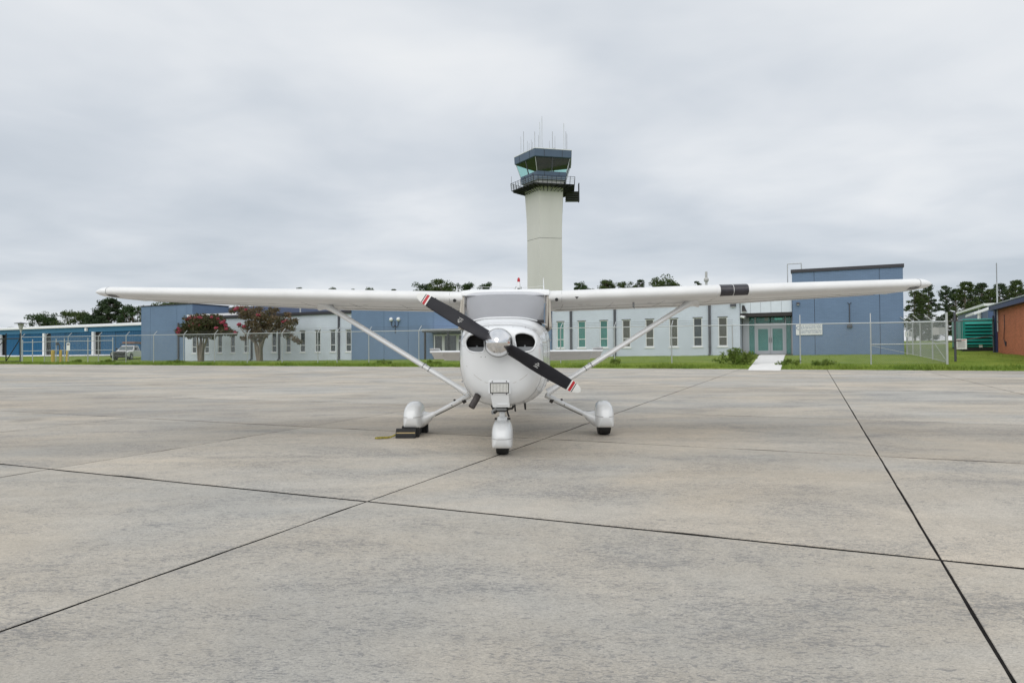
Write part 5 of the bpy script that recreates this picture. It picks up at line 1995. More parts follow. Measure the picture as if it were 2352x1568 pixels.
# ================================================================== CHAIN-LINK FENCES
def wires(mb, A, B, zA0, zA1, zB0, zB1, step, r):
    """diamond mesh between two posts as thin wires"""
    A, B = np.array(A, float), np.array(B, float)
    L = float(np.linalg.norm(B - A))
    hA, hB = zA1 - zA0, zB1 - zB0
    d = (B - A) / L
    nrm = np.array([-d[1], d[0]])
    H = (hA + hB) / 2
    n = int((L + H) / step) + 1

    def P(x, zf):
        f = x / L
        z0 = zA0 + (zB0 - zA0) * f
        z1 = zA1 + (zB1 - zA1) * f
        q = A + d * x
        return np.array([q[0], q[1], z0 + (z1 - z0) * zf])
    for sg in (1, -1):
        for k in range(n):
            x0 = k * step if sg > 0 else k * step - H
            # line from bottom going up; clip to [0, L]
            if sg > 0:
                xa, za, xb, zb = k * step, 0.0, k * step - H, 1.0
                if xa > L:
                    f = (xa - L) / H
                    xa, za = L, f
                if xb < 0:
                    f = (-xb) / H
                    xb, zb = 0, 1 - f
            else:
                xa, za, xb, zb = k * step - H, 0.0, k * step, 1.0
                if xa < 0:
                    za = -xa / H
                    xa = 0
                if xb > L:
                    zb = 1 - (xb - L) / H
                    xb = L
            if (xb - xa) * -sg <= 0.01:
                continue
            a, b = P(xa, za), P(xb, zb)
            e = b - a
            e /= np.linalg.norm(e)
            u = np.array([nrm[0], nrm[1], 0])
            w = np.cross(e, u)
            ring = [u * r, -u * .5 * r + w * .87 * r, -u * .5 * r - w * .87 * r]
            vs = [a + q for q in ring] + [b + q for q in ring]
            mb.add(vs, [(0, 1, 4, 3), (1, 2, 5, 4), (2, 0, 3, 5)])


FT = -12.3
rs0, rz0 = site(102, 773.5, FT)
rs1, rz1 = site(2175, 738.5, FT)


def rail_z(s_):
    return rz0 + (rz1 - rz0) * (s_ - rs0) / (rs1 - rs0)


fpx = [49, 102, 156.6, 226, 289.6, 353, 422, 493, 568, 648, 730, 774, 847, 962, 1060, 1170, 1287.5, 1411, 1542.6, 1682.4, 1837.8, 2000, 2175]
fs_ = [S(p, FT) for p in fpx]
x, y = world_xy(fs_[11], FT)
fence = thing('chain_link_fence', 'long galvanised chain-link fence with angled barbed-wire arms along the grass verge', 'fence', (x, y, gz(fs_[11], FT)), SITE)


def fp(name, mb, m_, parent=None, smooth=40):
    return part(name, mb, m_, parent or fence, SITE, smooth)


ends = {fs_[0], fs_[-1], fs_[-2]}
noarm = {fs_[19]}
for s_ in fs_:
    z0, zr = gz(s_, FT) - .1, rail_z(s_)
    rp_ = .055 if s_ in (fs_[-1],) else .034
    top = zr + (.46 if s_ == fs_[-1] else .04)
    po_ = fp('fence_post', MB().tube([(s_, FT, z0), (s_, FT, top)], rp_, 8), M['galv'])
    if s_ in noarm or s_ == fs_[-1]:
        continue
    if s_ in (fs_[20], fs_[21]):
        fp('barb_arm', MB().tube([(s_, FT, zr), (s_, FT + .06, zr + .50)], .024, 6), M['galv'], po_)
    else:
        fp('barb_arm', MB().tube([(s_, FT, zr), (s_ + .02, FT + .32, zr + .34)], .022, 6), M['galv'], po_)
for a, b in zip(fs_, fs_[1:]):
    fp('top_rail', MB().tube([(a, FT, rail_z(a)), (b, FT, rail_z(b))], .026, 8), M['galv'])
wm = MB()
for a, b in zip(fs_[1:], fs_[2:]):
    wires(wm, (a, FT - .035), (b, FT - .035), gz(a, FT) + .03, rail_z(a), gz(b, FT) + .03, rail_z(b), .105, .0029)
o = fp('wire_mesh', wm, M['wire'], smooth=False)
o['kind'] = 'stuff'
for k in range(3):
    f = (.95, .62, .3)[k]
    mb = MB()
    for a, b in zip(fs_[1:-4], fs_[2:-3]):
        pts = []
        for q in range(5):
            g_ = q / 4
            s_ = a + (b - a) * g_
            pts.append((s_, FT + .32 * f, rail_z(s_) + .34 * f - .03 * math.sin(math.pi * g_)))
        mb.tube(pts, .006, 4, cap=False)
    o = fp('barbed_wire', mb, M['dark_wire'], smooth=False)
    o['kind'] = 'stuff'
# gate panel at the right end: middle rail and brace rod
a, b = fs_[-2], fs_[-1]
zm = site(2090, 790, FT)[1]
fp('middle_rail', MB().tube([(a, FT, zm), (b, FT, zm + .01)], .026, 8), M['galv'])
fp('brace_rod', MB().tube([(a, FT, zm - .05), (b, FT, gz(b, FT) + .12)], .010, 6), M['galv'])

# return fence from the corner post to the building
RA, RB = np.array([fs_[-1], FT]), np.array([sB1_ + .15, -.2])
ret = thing('return_fence', 'short chain-link fence running from the tall corner post to the blue building', 'fence', (*world_xy(RB[0], RB[1]), gz(*RB)), SITE)


def ret_pt(px, A=RA, B=RB):
    lo, hi = 0.0, 1.0
    for _ in range(40):
        mid = (lo + hi) / 2
        q = A + (B - A) * mid
        w = np.array([*world_xy(q[0], q[1]), 1.5]) - CAM
        p = CX + F * (w @ RGT) / (w @ FWD)
        if (p > px) == (B is RB):
            lo = mid
        else:
            hi = mid
    return A + (B - A) * (lo + hi) / 2


RH = rail_z(fs_[-1]) - gz(*RA)
rp_l = [RA, ret_pt(2142), ret_pt(2114), ret_pt(2096.8), ret_pt(2084), RB]
for k, q in enumerate(rp_l):
    if k == 0:
        continue
    z0 = gz(q[0], q[1])
    po_ = part('fence_post', MB().tube([(q[0], q[1], z0 - .1), (q[0], q[1], z0 + RH)], .035, 8), M['galv'], ret, SITE, 40)
    if 0 < k < 5:
        part('barb_arm', MB().tube([(q[0], q[1], z0 + RH), (q[0] - .38, q[1], z0 + RH + .38)], .024, 6), M['galv'], po_, SITE, 40)
wm = MB()
for p, q in zip(rp_l, rp_l[1:]):
    zp, zq = gz(*p), gz(*q)
    part('top_rail', MB().tube([(p[0], p[1], zp + RH), (q[0], q[1], zq + RH)], .026, 8), M['galv'], ret, SITE, 40)
    wires(wm, p, q, zp + .03, zp + RH, zq + .03, zq + RH, .105, .0029)
o = part('wire_mesh', wm, M['wire'], ret, SITE)
o['kind'] = 'stuff'
p, q = rp_l[0], rp_l[1]
part('middle_rail', MB().tube([(p[0], p[1], gz(*p) + RH * .5), (q[0], q[1], gz(*q) + RH * .5)], .022, 8), M['galv'], ret, SITE, 40)
part('brace_rod', MB().tube([(q[0], q[1], gz(*q) + RH * .5), (p[0], p[1], gz(*p) + .1)], .012, 6), M['galv'], ret, SITE, 40)
bw = MB()
for f in (.95, .62, .3):
    for p, q in zip(rp_l[:-1], rp_l[1:]):
        bw.tube([(p[0] - .38 * f, p[1], gz(*p) + RH + .38 * f), (q[0] - .38 * f, q[1], gz(*q) + RH + .38 * f)], .007, 4)
o = part('barbed_wire', bw, M['dark_wire'], ret, SITE)
o['kind'] = 'stuff'


def plate(name, label, px, py, hw, hh, A, B, m_, off=-.06, text=None, heading=None):
    q = ret_pt(px, A, B)
    d = np.array([1.0, 0.0])
    w = np.array([*world_xy(q[0], q[1]), 0])
    Y_ = w[1]
    dr_ = ray(px, py)
    z_ = CAM_H + dr_[2] * Y_ / dr_[1]
    nn = np.array([d[1], -d[0]])
    if nn @ np.array([-.43, -.9]) < 0 and False:
        nn = -nn
    cam_s = np.array([float((CAM - ORG) @ E1), float((CAM - ORG) @ E2)])
    if nn @ (cam_s - q) < 0:
        nn = -nn
    o = thing(name, label, 'sign', (*world_xy(q[0], q[1]), z_ - hh), SITE)
    c = q + nn * .06

    def P(u, v, e):
        r_ = c + d * u * sg_ + nn * e
        return (r_[0], r_[1], z_ + v)
    # u grows to the right in the picture
    w2 = np.array([*world_xy(*(q + d)), 1.5]) - CAM
    sg_ = 1 if CX + F * (w2 @ RGT) / (w2 @ FWD) > px else -1
    mb = MB().add([P(-hw, -hh, 0), P(hw, -hh, 0), P(hw, hh, 0), P(-hw, hh, 0), P(-hw, -hh, .012), P(hw, -hh, .012), P(hw, hh, .012), P(-hw, hh, .012)],
                  [(3, 2, 1, 0), (4, 5, 6, 7), (0, 1, 5, 4), (1, 2, 6, 5), (2, 3, 7, 6), (3, 0, 4, 7)])
    part('sign_plate', mb, m_, o, SITE)
    if text:
        mb, tw = text_mb(text, hh * 1.7, lambda a, b: (a, b, 0))
        k = min(1, 1.7 * hw / tw)
        mb.v = [P((a - tw / 2) * k, b - hh * .62, .016) for a, b, c_ in mb.v]
        part('lettering', mb, M['sign_text'], o, SITE)
    if heading:
        part('sign_heading', MB().add([P(-hw * .8, hh * .72, .015), P(hw * .8, hh * .72, .015), P(hw * .8, hh * .84, .015), P(-hw * .8, hh * .84, .015)], [(0, 1, 2, 3)]), M['sign_red'], o, SITE)
        mb = MB()
        for k in range(7):
            v = hh * (.5 - k * .2)
            mb.add([P(-hw * .75, v, .015), P(hw * (.75 if k % 2 else .6), v, .015), P(hw * (.75 if k % 2 else .6), v + hh * .07, .015), P(-hw * .75, v + hh * .07, .015)], [(0, 1, 2, 3)])
        t_ = part('text_lines', mb, M['spout'], o, SITE)
        t_['kind'] = 'stuff'
    return o


plate('gate_number_sign', 'square white sign with the number 12 on the fence by the blue building', 2087, 767, .20, .17, RA, RB, M['sign'], text='12')
plate('fence_sign', 'blank pale rectangular sign on the fence next to the tall corner post', 2157, 760.5, .28, .19, RA, RB, M['pale'])
# gate fence from the corner post to the brick building
QA, QB = np.array([fs_[-1] + .1, FT + .3]), np.array([bs - .1, bt - .25])
gate = thing('gate_fence', 'two-rail pipe fence between the corner post and the brick building', 'fence', (*world_xy(QB[0], QB[1]), gz(*QB)), SITE)


def interp_q(f):
    return QA + (QB - QA) * f


qm = ret_pt(2194, QA, QB)
zq = gz(*qm)
part('gate_post', MB().tube([(qm[0], qm[1], zq - .1), (qm[0], qm[1], zq + 2.55)], .055, 8), M['spout'], gate, SITE, 40)
part('gate_post', MB().tube([(QB[0], QB[1], gz(*QB) - .1), (QB[0], QB[1], gz(*QB) + 2.4)], .055, 8), M['spout'], gate, SITE, 40)
for h_ in (1.08, 2.1):
    part('gate_rail', MB().tube([(QA[0], QA[1], gz(*QA) + h_), (QB[0], QB[1], gz(*QB) + h_)], .028, 8), M['spout'], gate, SITE, 40)
plate('warning_sign', 'white notice board with red heading hung on the pipe fence before the generator', 2208, 790, .24, .27, QA, QB, M['sign'], heading=True)

# ------------------------------------------------------------------ far-left corner: lamp post, black gate, second fence, bollards
LS, LT = S(49, FT + .4), FT + .35
lz = gz(LS, LT)
lamp = thing('street_lamp', 'grey lamp post with a wide flat disc hood at the end of the fence', 'lamp', (*world_xy(LS, LT), lz), SITE)
lzt = site(49, 742, LT)[1]
part('pole', MB().tube([(LS, LT, lz - .1), (LS, LT, lzt - .75)], [.085, .06], 10), M['galv'], lamp, SITE, 40)
part('lantern', MB().lathe([(.07, -.78), (.10, -.72), (.26, -.10), (.26, -.06)], (LS, LT, lzt), (0, 0, 1), 16), M['pale'], lamp, SITE, 40)
part('hood', MB().lathe([(.58, -.05), (.55, .0), (.15, .06), (.03, .09)], (LS, LT, lzt), (0, 0, 1), 20), M['spout'], lamp, SITE, 40)
gs0, gs1 = S(-40, FT), S(46.5, FT)
bg = thing('black_gate', 'black steel pipe gate with diagonal braces left of the lamp post', 'gate', (*world_xy(gs1, FT), gz(gs1, FT)), SITE)
zt_g, zb_g = site(30, 777.5, FT)[1], gz(gs1, FT) + .12
for s_ in (gs0, S(14, FT), gs1):
    part('gate_upright', MB().tube([(s_, FT, zb_g), (s_, FT, zt_g + .55)], .05, 8), M['black'], bg, SITE, 40)
for a, b in ((gs0, S(14, FT)), (S(14, FT), gs1)):
    part('gate_brace', MB().tube([(a, FT, zb_g), (b, FT, zt_g)], .04, 8), M['black'], bg, SITE, 40)
for z_ in (zb_g, zt_g):
    part('gate_bar', MB().tube([(gs0, FT, z_), (gs1 + .15, FT, z_)], .05, 8), M['black'], bg, SITE, 40)
T2 = -7.6
f2 = thing('pipe_fence', 'low grey pipe fence behind the yellow bollards', 'fence', (*world_xy(S(129, T2), T2), gz(S(129, T2), T2)), SITE)
p2 = [S(p, T2) for p in (52, 75, 129, 148, 202, 259)]
for s_ in p2:
    part('fence_post', MB().tube([(s_, T2, gz(s_, T2) - .1), (s_, T2, gz(s_, T2) + 2.45)], .045, 8), M['galv'], f2, SITE, 40)
for a, b in zip(p2, p2[1:]):
    for h_ in (1.2, 2.15):
        part('fence_rail', MB().tube([(a, T2, gz(a, T2) + h_), (b, T2, gz(b, T2) + h_)], .03, 8), M['galv'], f2, SITE, 40)
TB = -9.2
for px, lb in ((121.6, 'thick yellow bollard beside the fence post nearest the lamp post'), (139.7, 'slim yellow bollard next to the black card reader pole'), (154.7, 'yellow bollard under the white fence sign')):
    s_ = S(px, TB)
    z0 = gz(s_, TB)
    r_ = .17 if px < 130 else .12
    o = thing('bollard', lb, 'bollard', (*world_xy(s_, TB), z0), SITE, 'yellow bollards behind the fence')
    part('post', MB().tube([(s_, TB, z0 - .1), (s_, TB, z0 + 1.15)], r_, 12), M['yellow'], o, SITE, 40)
    part('cap', MB().lathe([(r_, 0), (r_ * .8, .05), (.02, .08)], (s_, TB, z0 + 1.15), (0, 0, 1), 12), M['yellow'], o, SITE, 40)
s_ = S(137, TB)
z0 = gz(s_, TB)
o = thing('card_reader', 'black gooseneck card reader pole between yellow bollards', 'card reader', (*world_xy(s_, TB), z0), SITE)
part('gooseneck', MB().tube([(s_, TB, z0 - .1), (s_, TB, z0 + 1.7), (s_ - .12, TB - .02, z0 + 1.85), (s_ - .3, TB - .04, z0 + 1.85)], .05, 8), M['black'], o, SITE, 40)
part('reader_box', MB().bbox(s_ - .42, s_ - .18, TB - .14, TB + .04, z0 + 1.72, z0 + 2.0, .02), M['black'], o, SITE)
s_, z_ = site(156.6, 796, FT - .06)
o = thing('fence_sign', 'small white sign on the fence above a yellow bollard', 'sign', (*world_xy(s_, FT - .06), z_), SITE)
part('sign_plate', MB().box(s_ - .26, s_ + .26, FT - .062, FT - .05, z_ - .36, z_ + .36), M['sign'], o, SITE)
part('sign_heading', MB().box(s_ - .2, s_ + .2, FT - .066, FT - .063, z_ + .15, z_ + .27), M['spout'], o, SITE)

# ------------------------------------------------------------------ pickup truck by the left block
tw_ = np.array([.09, -.996])
tw_ /= np.linalg.norm(tw_)
TX, TY = -46.9, 81.5
tz_ = ground_z(TX, TY)
TR = Matrix.Identity(4)
for i, (c1_, c2_) in enumerate(((-tw_[1], tw_[0]), (tw_[0], tw_[1]))):
    pass
# truck frame: x to its left side (picture right), y backwards from the front bumper, z up
ey = np.array([-tw_[0], -tw_[1], 0])
exv = np.array([ey[1], -ey[0], 0])
for i in range(3):
    TR[i][0], TR[i][1] = exv[i], ey[i]
TR.translation = Vector((TX, TY, tz_))
trk = thing('pickup_truck', 'white pickup truck with black grille guard and a rack over its cab', 'truck', (TX, TY, tz_), TR)


def tk(name, mb, m_, parent=None, smooth=30):
    return part(name, mb, m_, parent or trk, TR, smooth)


def arch(cy, r, z0, n=9):
    return [(cy - r * math.cos(math.pi * k / n), z0 + r * math.sin(math.pi * k / n)) for k in range(n + 1)]


side = [(0.10, .45)] + arch(1.0, .50, .42) + [(1.55, .42)] + arch(4.45, .50, .42) + [(5.6, .50), (5.65, 1.12), (3.3, 1.14), (3.3, 1.10), (1.55, 1.16), (1.35, 1.13), (.15, 1.02), (.05, .8)]
tk('body', MB().prism(side, lambda a, b, c: (c, a, b), -.97, .97), M['truck'], smooth=False)
cab = MB()
cab.loft([[(-w, y0, z), (w, y0, z), (w, y1, z), (-w, y1, z)] for z, y0, y1, w in ((1.12, 1.45, 3.35, .95), (1.20, 1.55, 3.34, .94), (1.62, 2.05, 3.28, .80), (1.78, 2.25, 3.20, .74), (1.82, 2.4, 3.1, .66))])
cabo = tk('cab', cab, M['truck'], smooth=40)
wsh = MB().add([(-.84, 1.585, 1.235), (.84, 1.585, 1.235), (.72, 2.075, 1.66), (-.72, 2.075, 1.66)], [(0, 1, 2, 3)])
wsh.v = [(a, b - .03, c + .03) for a, b, c in wsh.v]
tk('windscreen', wsh, M['truck_glass'], cabo, False)
for sg in (1, -1):
    for y0, y1, y0t, y1t in ((1.80, 2.45, 2.18, 2.45), (2.52, 3.22, 2.52, 3.12)):
        q = MB().add([(sg * .945, y0, 1.22), (sg * .945, y1, 1.22), (sg * .80, y1t, 1.66), (sg * .80, y0t, 1.66)], [(0, 1, 2, 3)])
        tk('side_window', q, M['truck_glass'], cabo, False)
    tk('mirror', MB().bbox(min(sg * 1.0, sg * 1.22), max(sg * 1.0, sg * 1.22), 1.75, 1.85, 1.25, 1.5, .02), M['black'], cabo, False)
    tk('headlight', MB().bbox(min(sg * .66, sg * .96), max(sg * .66, sg * .96), .02, .2, .78, .98, .02), M['lamp_glass'])
    for cy in (1.0, 4.45):
        wh = tk('wheel', MB().lathe([(.2, -.13), (.36, -.13), (.40, -.08), (.40, .08), (.36, .13), (.2, .13)], (sg * .86, cy, .40), (1, 0, 0), 24), M['rubber'], smooth=40)
        tk('rim', MB().lathe([(.23, .0), (.22, .02), (.1, .03), (.05, .05)], (sg * .985, cy, .40), (sg, 0, 0), 16), M['pale'], wh, 40)
gg = MB()
gg.bbox(-.92, .92, -.12, .03, .30, .62, .04)
gg.bbox(-.66, .66, -.10, .04, .62, 1.0, .03)
gg.tube([(-.9, -.14, .34), (-.9, -.16, .9), (-.7, -.12, 1.06), (.7, -.12, 1.06), (.9, -.16, .9), (.9, -.14, .34)], .045, 8)
o = tk('grille_guard', gg, M['black'], smooth=40)
tk('hood_scoop', MB().bbox(-.6, .6, .35, 1.4, 1.02, 1.16, .05), M['truck'])
rk = MB()
for y0 in (2.2, 3.6):
    for sg in (1, -1):
        rk.tube([(sg * .85, y0, 1.1), (sg * .85, y0, 2.02)], .03, 6)
    rk.tube([(-.9, y0, 2.02), (.9, y0, 2.02)], .03, 6)
for sg in (1, -1):
    rk.tube([(sg * .85, 1.9, 2.02), (sg * .85, 5.4, 2.02)], .03, 6)
    rk.tube([(sg * .85, 5.3, 1.1), (sg * .85, 5.3, 2.02)], .03, 6)
tk('cargo_rack', rk, M['spout'])
tk('rack_board', MB().bbox(-.7, .75, 2.3, 4.4, 2.06, 2.28, .02), M['rust'])
# ================================================================== TREES
def leaf_quads(centers, radii, n_each, size, rng, flat=0.0):
    """random small faces spread through ellipsoid clumps"""
    out = []
    for c, r, n in zip(centers, radii, n_each):
        d = rng.normal(size=(n, 3))
        d /= np.linalg.norm(d, axis=1)[:, None]
        rad_ = rng.random(n) ** (1 / 2.2)
        p = np.array(c) + d * rad_[:, None] * np.array(r)
        u = rng.normal(size=(n, 3))
        u[:, 2] *= (1 - flat)
        u /= np.linalg.norm(u, axis=1)[:, None]
        v = rng.normal(size=(n, 3))
        v -= (v * u).sum(1)[:, None] * u
        v /= np.linalg.norm(v, axis=1)[:, None]
        s = size * rng.uniform(.6, 1.35, n)
        a, b = u * s[:, None], v * (s * rng.uniform(.35, .6, n))[:, None]
        out.append(np.stack([p - a, p - b * .9, p + a, p + b], axis=1))
    return np.concatenate(out)


def tree(name, label, px, py_top, Y, width_px, kind, leafm, seed, group, cat='tree', lean=0.0, dens=1.0, low=None):
    """px, py_top: top of the crown in the photo; Y: distance; width in photo px"""
    rng = np.random.default_rng(seed)
    d = ray(px, py_top)
    k = Y / d[1]
    top = CAM + k * d
    x, y = float(top[0]), float(top[1])
    z0 = ground_z(x, y)
    H = float(top[2]) - z0
    Wd = width_px / F * Y
    t = thing(name, label, cat, (x, y, z0), group=group)
    cs, rs, ns = [], [], []
    limbs = []
    if kind == 'oak':
        base = low if low is not None else .30
        n_c = 58
        for i in range(n_c):
            f = rng.random() ** .62
            zz = base + (1 - base) * f
            wr = math.sin(math.pi * min(1, .22 + .62 * f)) ** .6
            a = rng.uniform(0, 2 * math.pi)
            rr2 = Wd / 2 * wr * rng.uniform(.15, .88)
            c = np.array([x + math.cos(a) * rr2, y + math.sin(a) * rr2, z0 + H * zz - H * .045])
            r = Wd * rng.uniform(.07, .15)
            cs.append(c)
            rs.append((r, r, r * rng.uniform(.6, .85)))
            ns.append(int(125 * dens))
        for c in cs[::2]:
            limbs.append(([(x, y, z0 + H * base * rng.uniform(.6, 1.0)), (x * .5 + c[0] * .5, y * .5 + c[1] * .5, z0 * .35 + c[2] * .65), tuple(c)], [H * .016, H * .010, H * .004]))
        tr_pts, tr_r = [(x, y, z0 - .2), (x + lean * .3, y, z0 + H * base * .6), (x + lean, y, z0 + H * .62)], [H * .032, H * .025, H * .008]
    else:                                          # pine: tall stem, whorls of needle tufts
        base = low if low is not None else .40
        n_w = 22
        for i in range(n_w):
            f = i / (n_w - 1)
            zz = base + (1 - base) * f
            wr = (1 - f) ** .6 * .8 + .22
            if f < .2:
                wr *= .7
            for q in range(rng.integers(4, 8)):
                a = rng.uniform(0, 2 * math.pi)
                rr2 = Wd / 2 * wr * rng.uniform(.45, 1.05)
                c = np.array([x + math.cos(a) * rr2, y + math.sin(a) * rr2, z0 + H * zz - H * .03 + rr2 * .18])
                if rng.random() < .18:
                    continue
                r = Wd * rng.uniform(.055, .11)
                cs.append(c)
                rs.append((r * 1.15, r * 1.15, r * .7))
                ns.append(int(60 * dens))
                limbs.append(([(x, y, z0 + H * zz - H * .05), tuple(c)], [H * .007, H * .003]))
        tr_pts, tr_r = [(x, y, z0 - .2), (x + lean * .5, y, z0 + H * .5), (x + lean * .4, y, z0 + H * .97)], [H * .021, H * .015, H * .004]
    mb = MB().tube(tr_pts, tr_r, 8)
    tk_ = part('trunk', mb, M['bark'], t, None, 60)
    lm = MB()
    for pts, r_ in limbs:
        lm.tube(pts, r_, 5, cap=False)
    o = part('limb', lm, M['bark'], t, None, 60)
    o['kind'] = 'stuff'
    arr = leaf_quads(cs, rs, ns, Wd * (.020 if kind == 'oak' else .026), rng)
    o = quads_mesh('crown', arr, leafm, t)
    o['kind'] = 'stuff'
    return t


GL, GC, GR = 'trees behind the hangar', 'trees behind the building', 'pines behind the generator'
# left of the building
tree('oak_tree', 'rounded dark oak rising over the hangar roof, farthest from the blue building', 105, 716, 165, 92, 'oak', M['oak'], 1, GL)
tree('oak_tree', 'broad green oak over the hangar roof beside the tall pine', 180, 715, 165, 98, 'oak', M['oak2'], 2, GL)
tree('pine_tree', 'tall open pine under the wing tip beside the blue building', 250, 687, 160, 92, 'pine', M['pine'], 3, GL, dens=1.3)
tree('oak_tree', 'dense dark tree between the tall pine and the blue block', 312, 700, 158, 84, 'oak', M['oak'], 4, GL, dens=1.3)
tree('oak_tree', 'green treetop showing just above the blue block', 395, 690, 150, 120, 'oak', M['oak2'], 5, GL, dens=1.2)
tree('oak_tree', 'low dark tree at the hangar end under the dense tree', 228, 722, 162, 90, 'oak', M['oak'], 15, GL, dens=1.2)
for k, (px, w) in enumerate(((-4, 44), (26, 40))):
    tree('distant_tree', ('wider low distant tree on the horizon behind the hangar roof', 'narrower low distant tree on the horizon next to the lamp hood')[k], px, 750, 260, w, 'oak', M['oak'], 20 + k, 'distant trees over the hangar', dens=.5)
# above the wing, behind the building
for k, (px, py, w, kd, lm_, lb) in enumerate((
        (687, 659, 34, 'pine', 'pine', 'thin pine top showing as a small tuft above the wing'),
        (765, 656, 40, 'oak', 'oak', 'small rounded treetop above the wing over the strut'),
        (812, 659, 46, 'oak', 'oak2', 'flat treetop above the wing between two rounded tops'),
        (850, 657, 44, 'oak', 'oak', 'treetop above the wing next to a flat top'),
        (905, 662, 30, 'pine', 'pine', 'tiny pine tuft above the wing by the white propeller tip'),
        (968, 648, 66, 'oak', 'oak', 'dark treetop left of the tallest crown above the wing'),
        (1016, 638, 84, 'oak', 'oak2', 'tallest broad crown above the wing near the tower'),
        (1066, 644, 54, 'oak', 'oak', 'dark crown above the wing by the antenna'),
        (1114, 644, 52, 'oak', 'oak', 'separate round crown above the cabin roof edge'),
        (1190, 658, 46, 'pine', 'pine', 'small treetop behind the red beacon'),
        (1338, 645, 56, 'oak', 'oak', 'dark dome-shaped crown right of the tower'),
        (1392, 643, 60, 'pine', 'oak2', 'open pale crown right of the dome-shaped tree'),
        (1436, 642, 52, 'oak', 'oak2', 'light green crown between open crown and wide crown'),
        (1470, 641, 40, 'pine', 'pine', 'narrow pine top beside the wide crown'),
        (1526, 635, 92, 'oak', 'oak2', 'widest bright green crown above the right-hand wing root'),
        (1602, 644, 34, 'pine', 'pine', 'lone pine tuft next to the pale roof vent'))):
    tree('pine_tree' if kd == 'pine' else 'oak_tree', lb, px, py, 140 + (k % 3) * 6, w * 1.25, kd, M[lm_], 40 + k, GC, dens=1.15)
for k, (px, py, w) in enumerate(((2100, 668, 58), (2132, 654, 62), (2172, 656, 58), (2216, 648, 74), (2254, 650, 66), (2296, 652, 70), (2332, 644, 66), (2366, 646, 76), (2405, 650, 80), (2115, 672, 60), (2195, 664, 66), (2240, 662, 70), (2275, 664, 66), (2315, 662, 64), (2350, 664, 70))):
    lb = ('pine at the edge of the tall blue block', 'pine under the wing tip', 'thin open pine between fence and sky', 'full pine above the green generator', 'dark pine above the blue shed roof',
          'pine left of the antenna mast', 'tallest pine right of the antenna mast', 'pine above the brick building', 'pine past the end of the brick building roof', 'lower pine behind the fence posts by the blue block', 'lower pine behind the tall corner post', 'lower pine behind the generator',
          'lower pine over the shed roof ridge', 'lower pine behind the antenna mast', 'lower pine over the brick roof')[k]
    tree('pine_tree', lb, px, py, 118 + (k % 3) * 7, w, 'pine', M['pine'] if k % 3 else M['oak2'], 70 + k, GR, dens=1.2, low=.12 if k % 2 else .2)
# pale vent pipe on the roof beyond
d = ray(1622, 624)
Yv = 62.0
tv = CAM + Yv / d[1] * d
o = thing('vent_pipe', 'pale grey capped vent pipe standing above the wing beside the treetops', 'vent', (float(tv[0]), Yv, 4.6))
part('pipe', MB().tube([(tv[0], Yv, 4.6), (tv[0], Yv, tv[2])], .11, 10), M['pale'], o, None, 40)
part('collar', MB().lathe([(.12, 0), (.22, .12), (.22, .3), (.12, .42)], (tv[0], Yv, float(tv[2]) - .95), (0, 0, 1), 12), M['pale'], o, None, 40)


# ------------------------------------------------------------------ crepe myrtles before the white wall
def myrtle(label, px, Tt, py_base, top_py, crown, flowers, leafm, seed, stems, dn=1.0):
    rng = np.random.default_rng(seed)
    s0 = S(px, Tt)
    z0 = gz(s0, Tt)
    t = thing('crepe_myrtle', label, 'tree', (*world_xy(s0, Tt), z0), SITE)
    im = SITE
    # crown clumps from photo positions: (px, py, radius in px, depth offset)
    cs, rs, ns = [], [], []
    k_ = 1568 / (world_xy(s0, Tt)[1])
    for cx_, cy_, r in crown:
        for dd in (-1, 1):
            dt = rng.uniform(-.9, .9) * 1.2
            s_, z_ = site(cx_, cy_, Tt + dt)
            p = im @ Vector((s_, Tt + dt, z_))
            rr2 = r / k_ * rng.uniform(.8, 1.45)
            cs.append(np.array(p))
            rs.append((rr2, rr2, rr2 * .8))
            ns.append(int((14 + 1.25 * r * r) * dn))
    arr = leaf_quads(cs, rs, ns, .115, rng)
    fl, fm = [], []
    for cx_, cy_, r in flowers:
        dt = rng.uniform(-1.4, -.5)
        s_, z_ = site(cx_, cy_, Tt + dt)
        p = np.array(im @ Vector((s_, Tt + dt, z_)))
        rr2 = r / k_
        fl.append(leaf_quads([p], [(rr2, rr2, rr2 * .7)], [int(20 + r * 7)], .10, rng))
    o = quads_mesh('crown', arr, leafm, t)
    o['kind'] = 'stuff'
    if fl:
        o = quads_mesh('blossom', np.concatenate(fl), M['pink'], t)
        o['kind'] = 'stuff'
    for pts, r0 in stems:
        mb = MB().tube([(S(a, Tt), Tt + e, site(a, b, Tt)[1] if i else z0 - .1) for i, (a, b, e) in enumerate(pts)], [r0 * (1 - .75 * i / (len(pts) - 1)) for i in range(len(pts))], 8)
        part('stem', mb, M['bark_pale'], t, SITE, 60)
    return t


def c4(x, y):
    return (500 + x / 3.92) / 1.2755, (820 + y / 3.92) / 1.2755


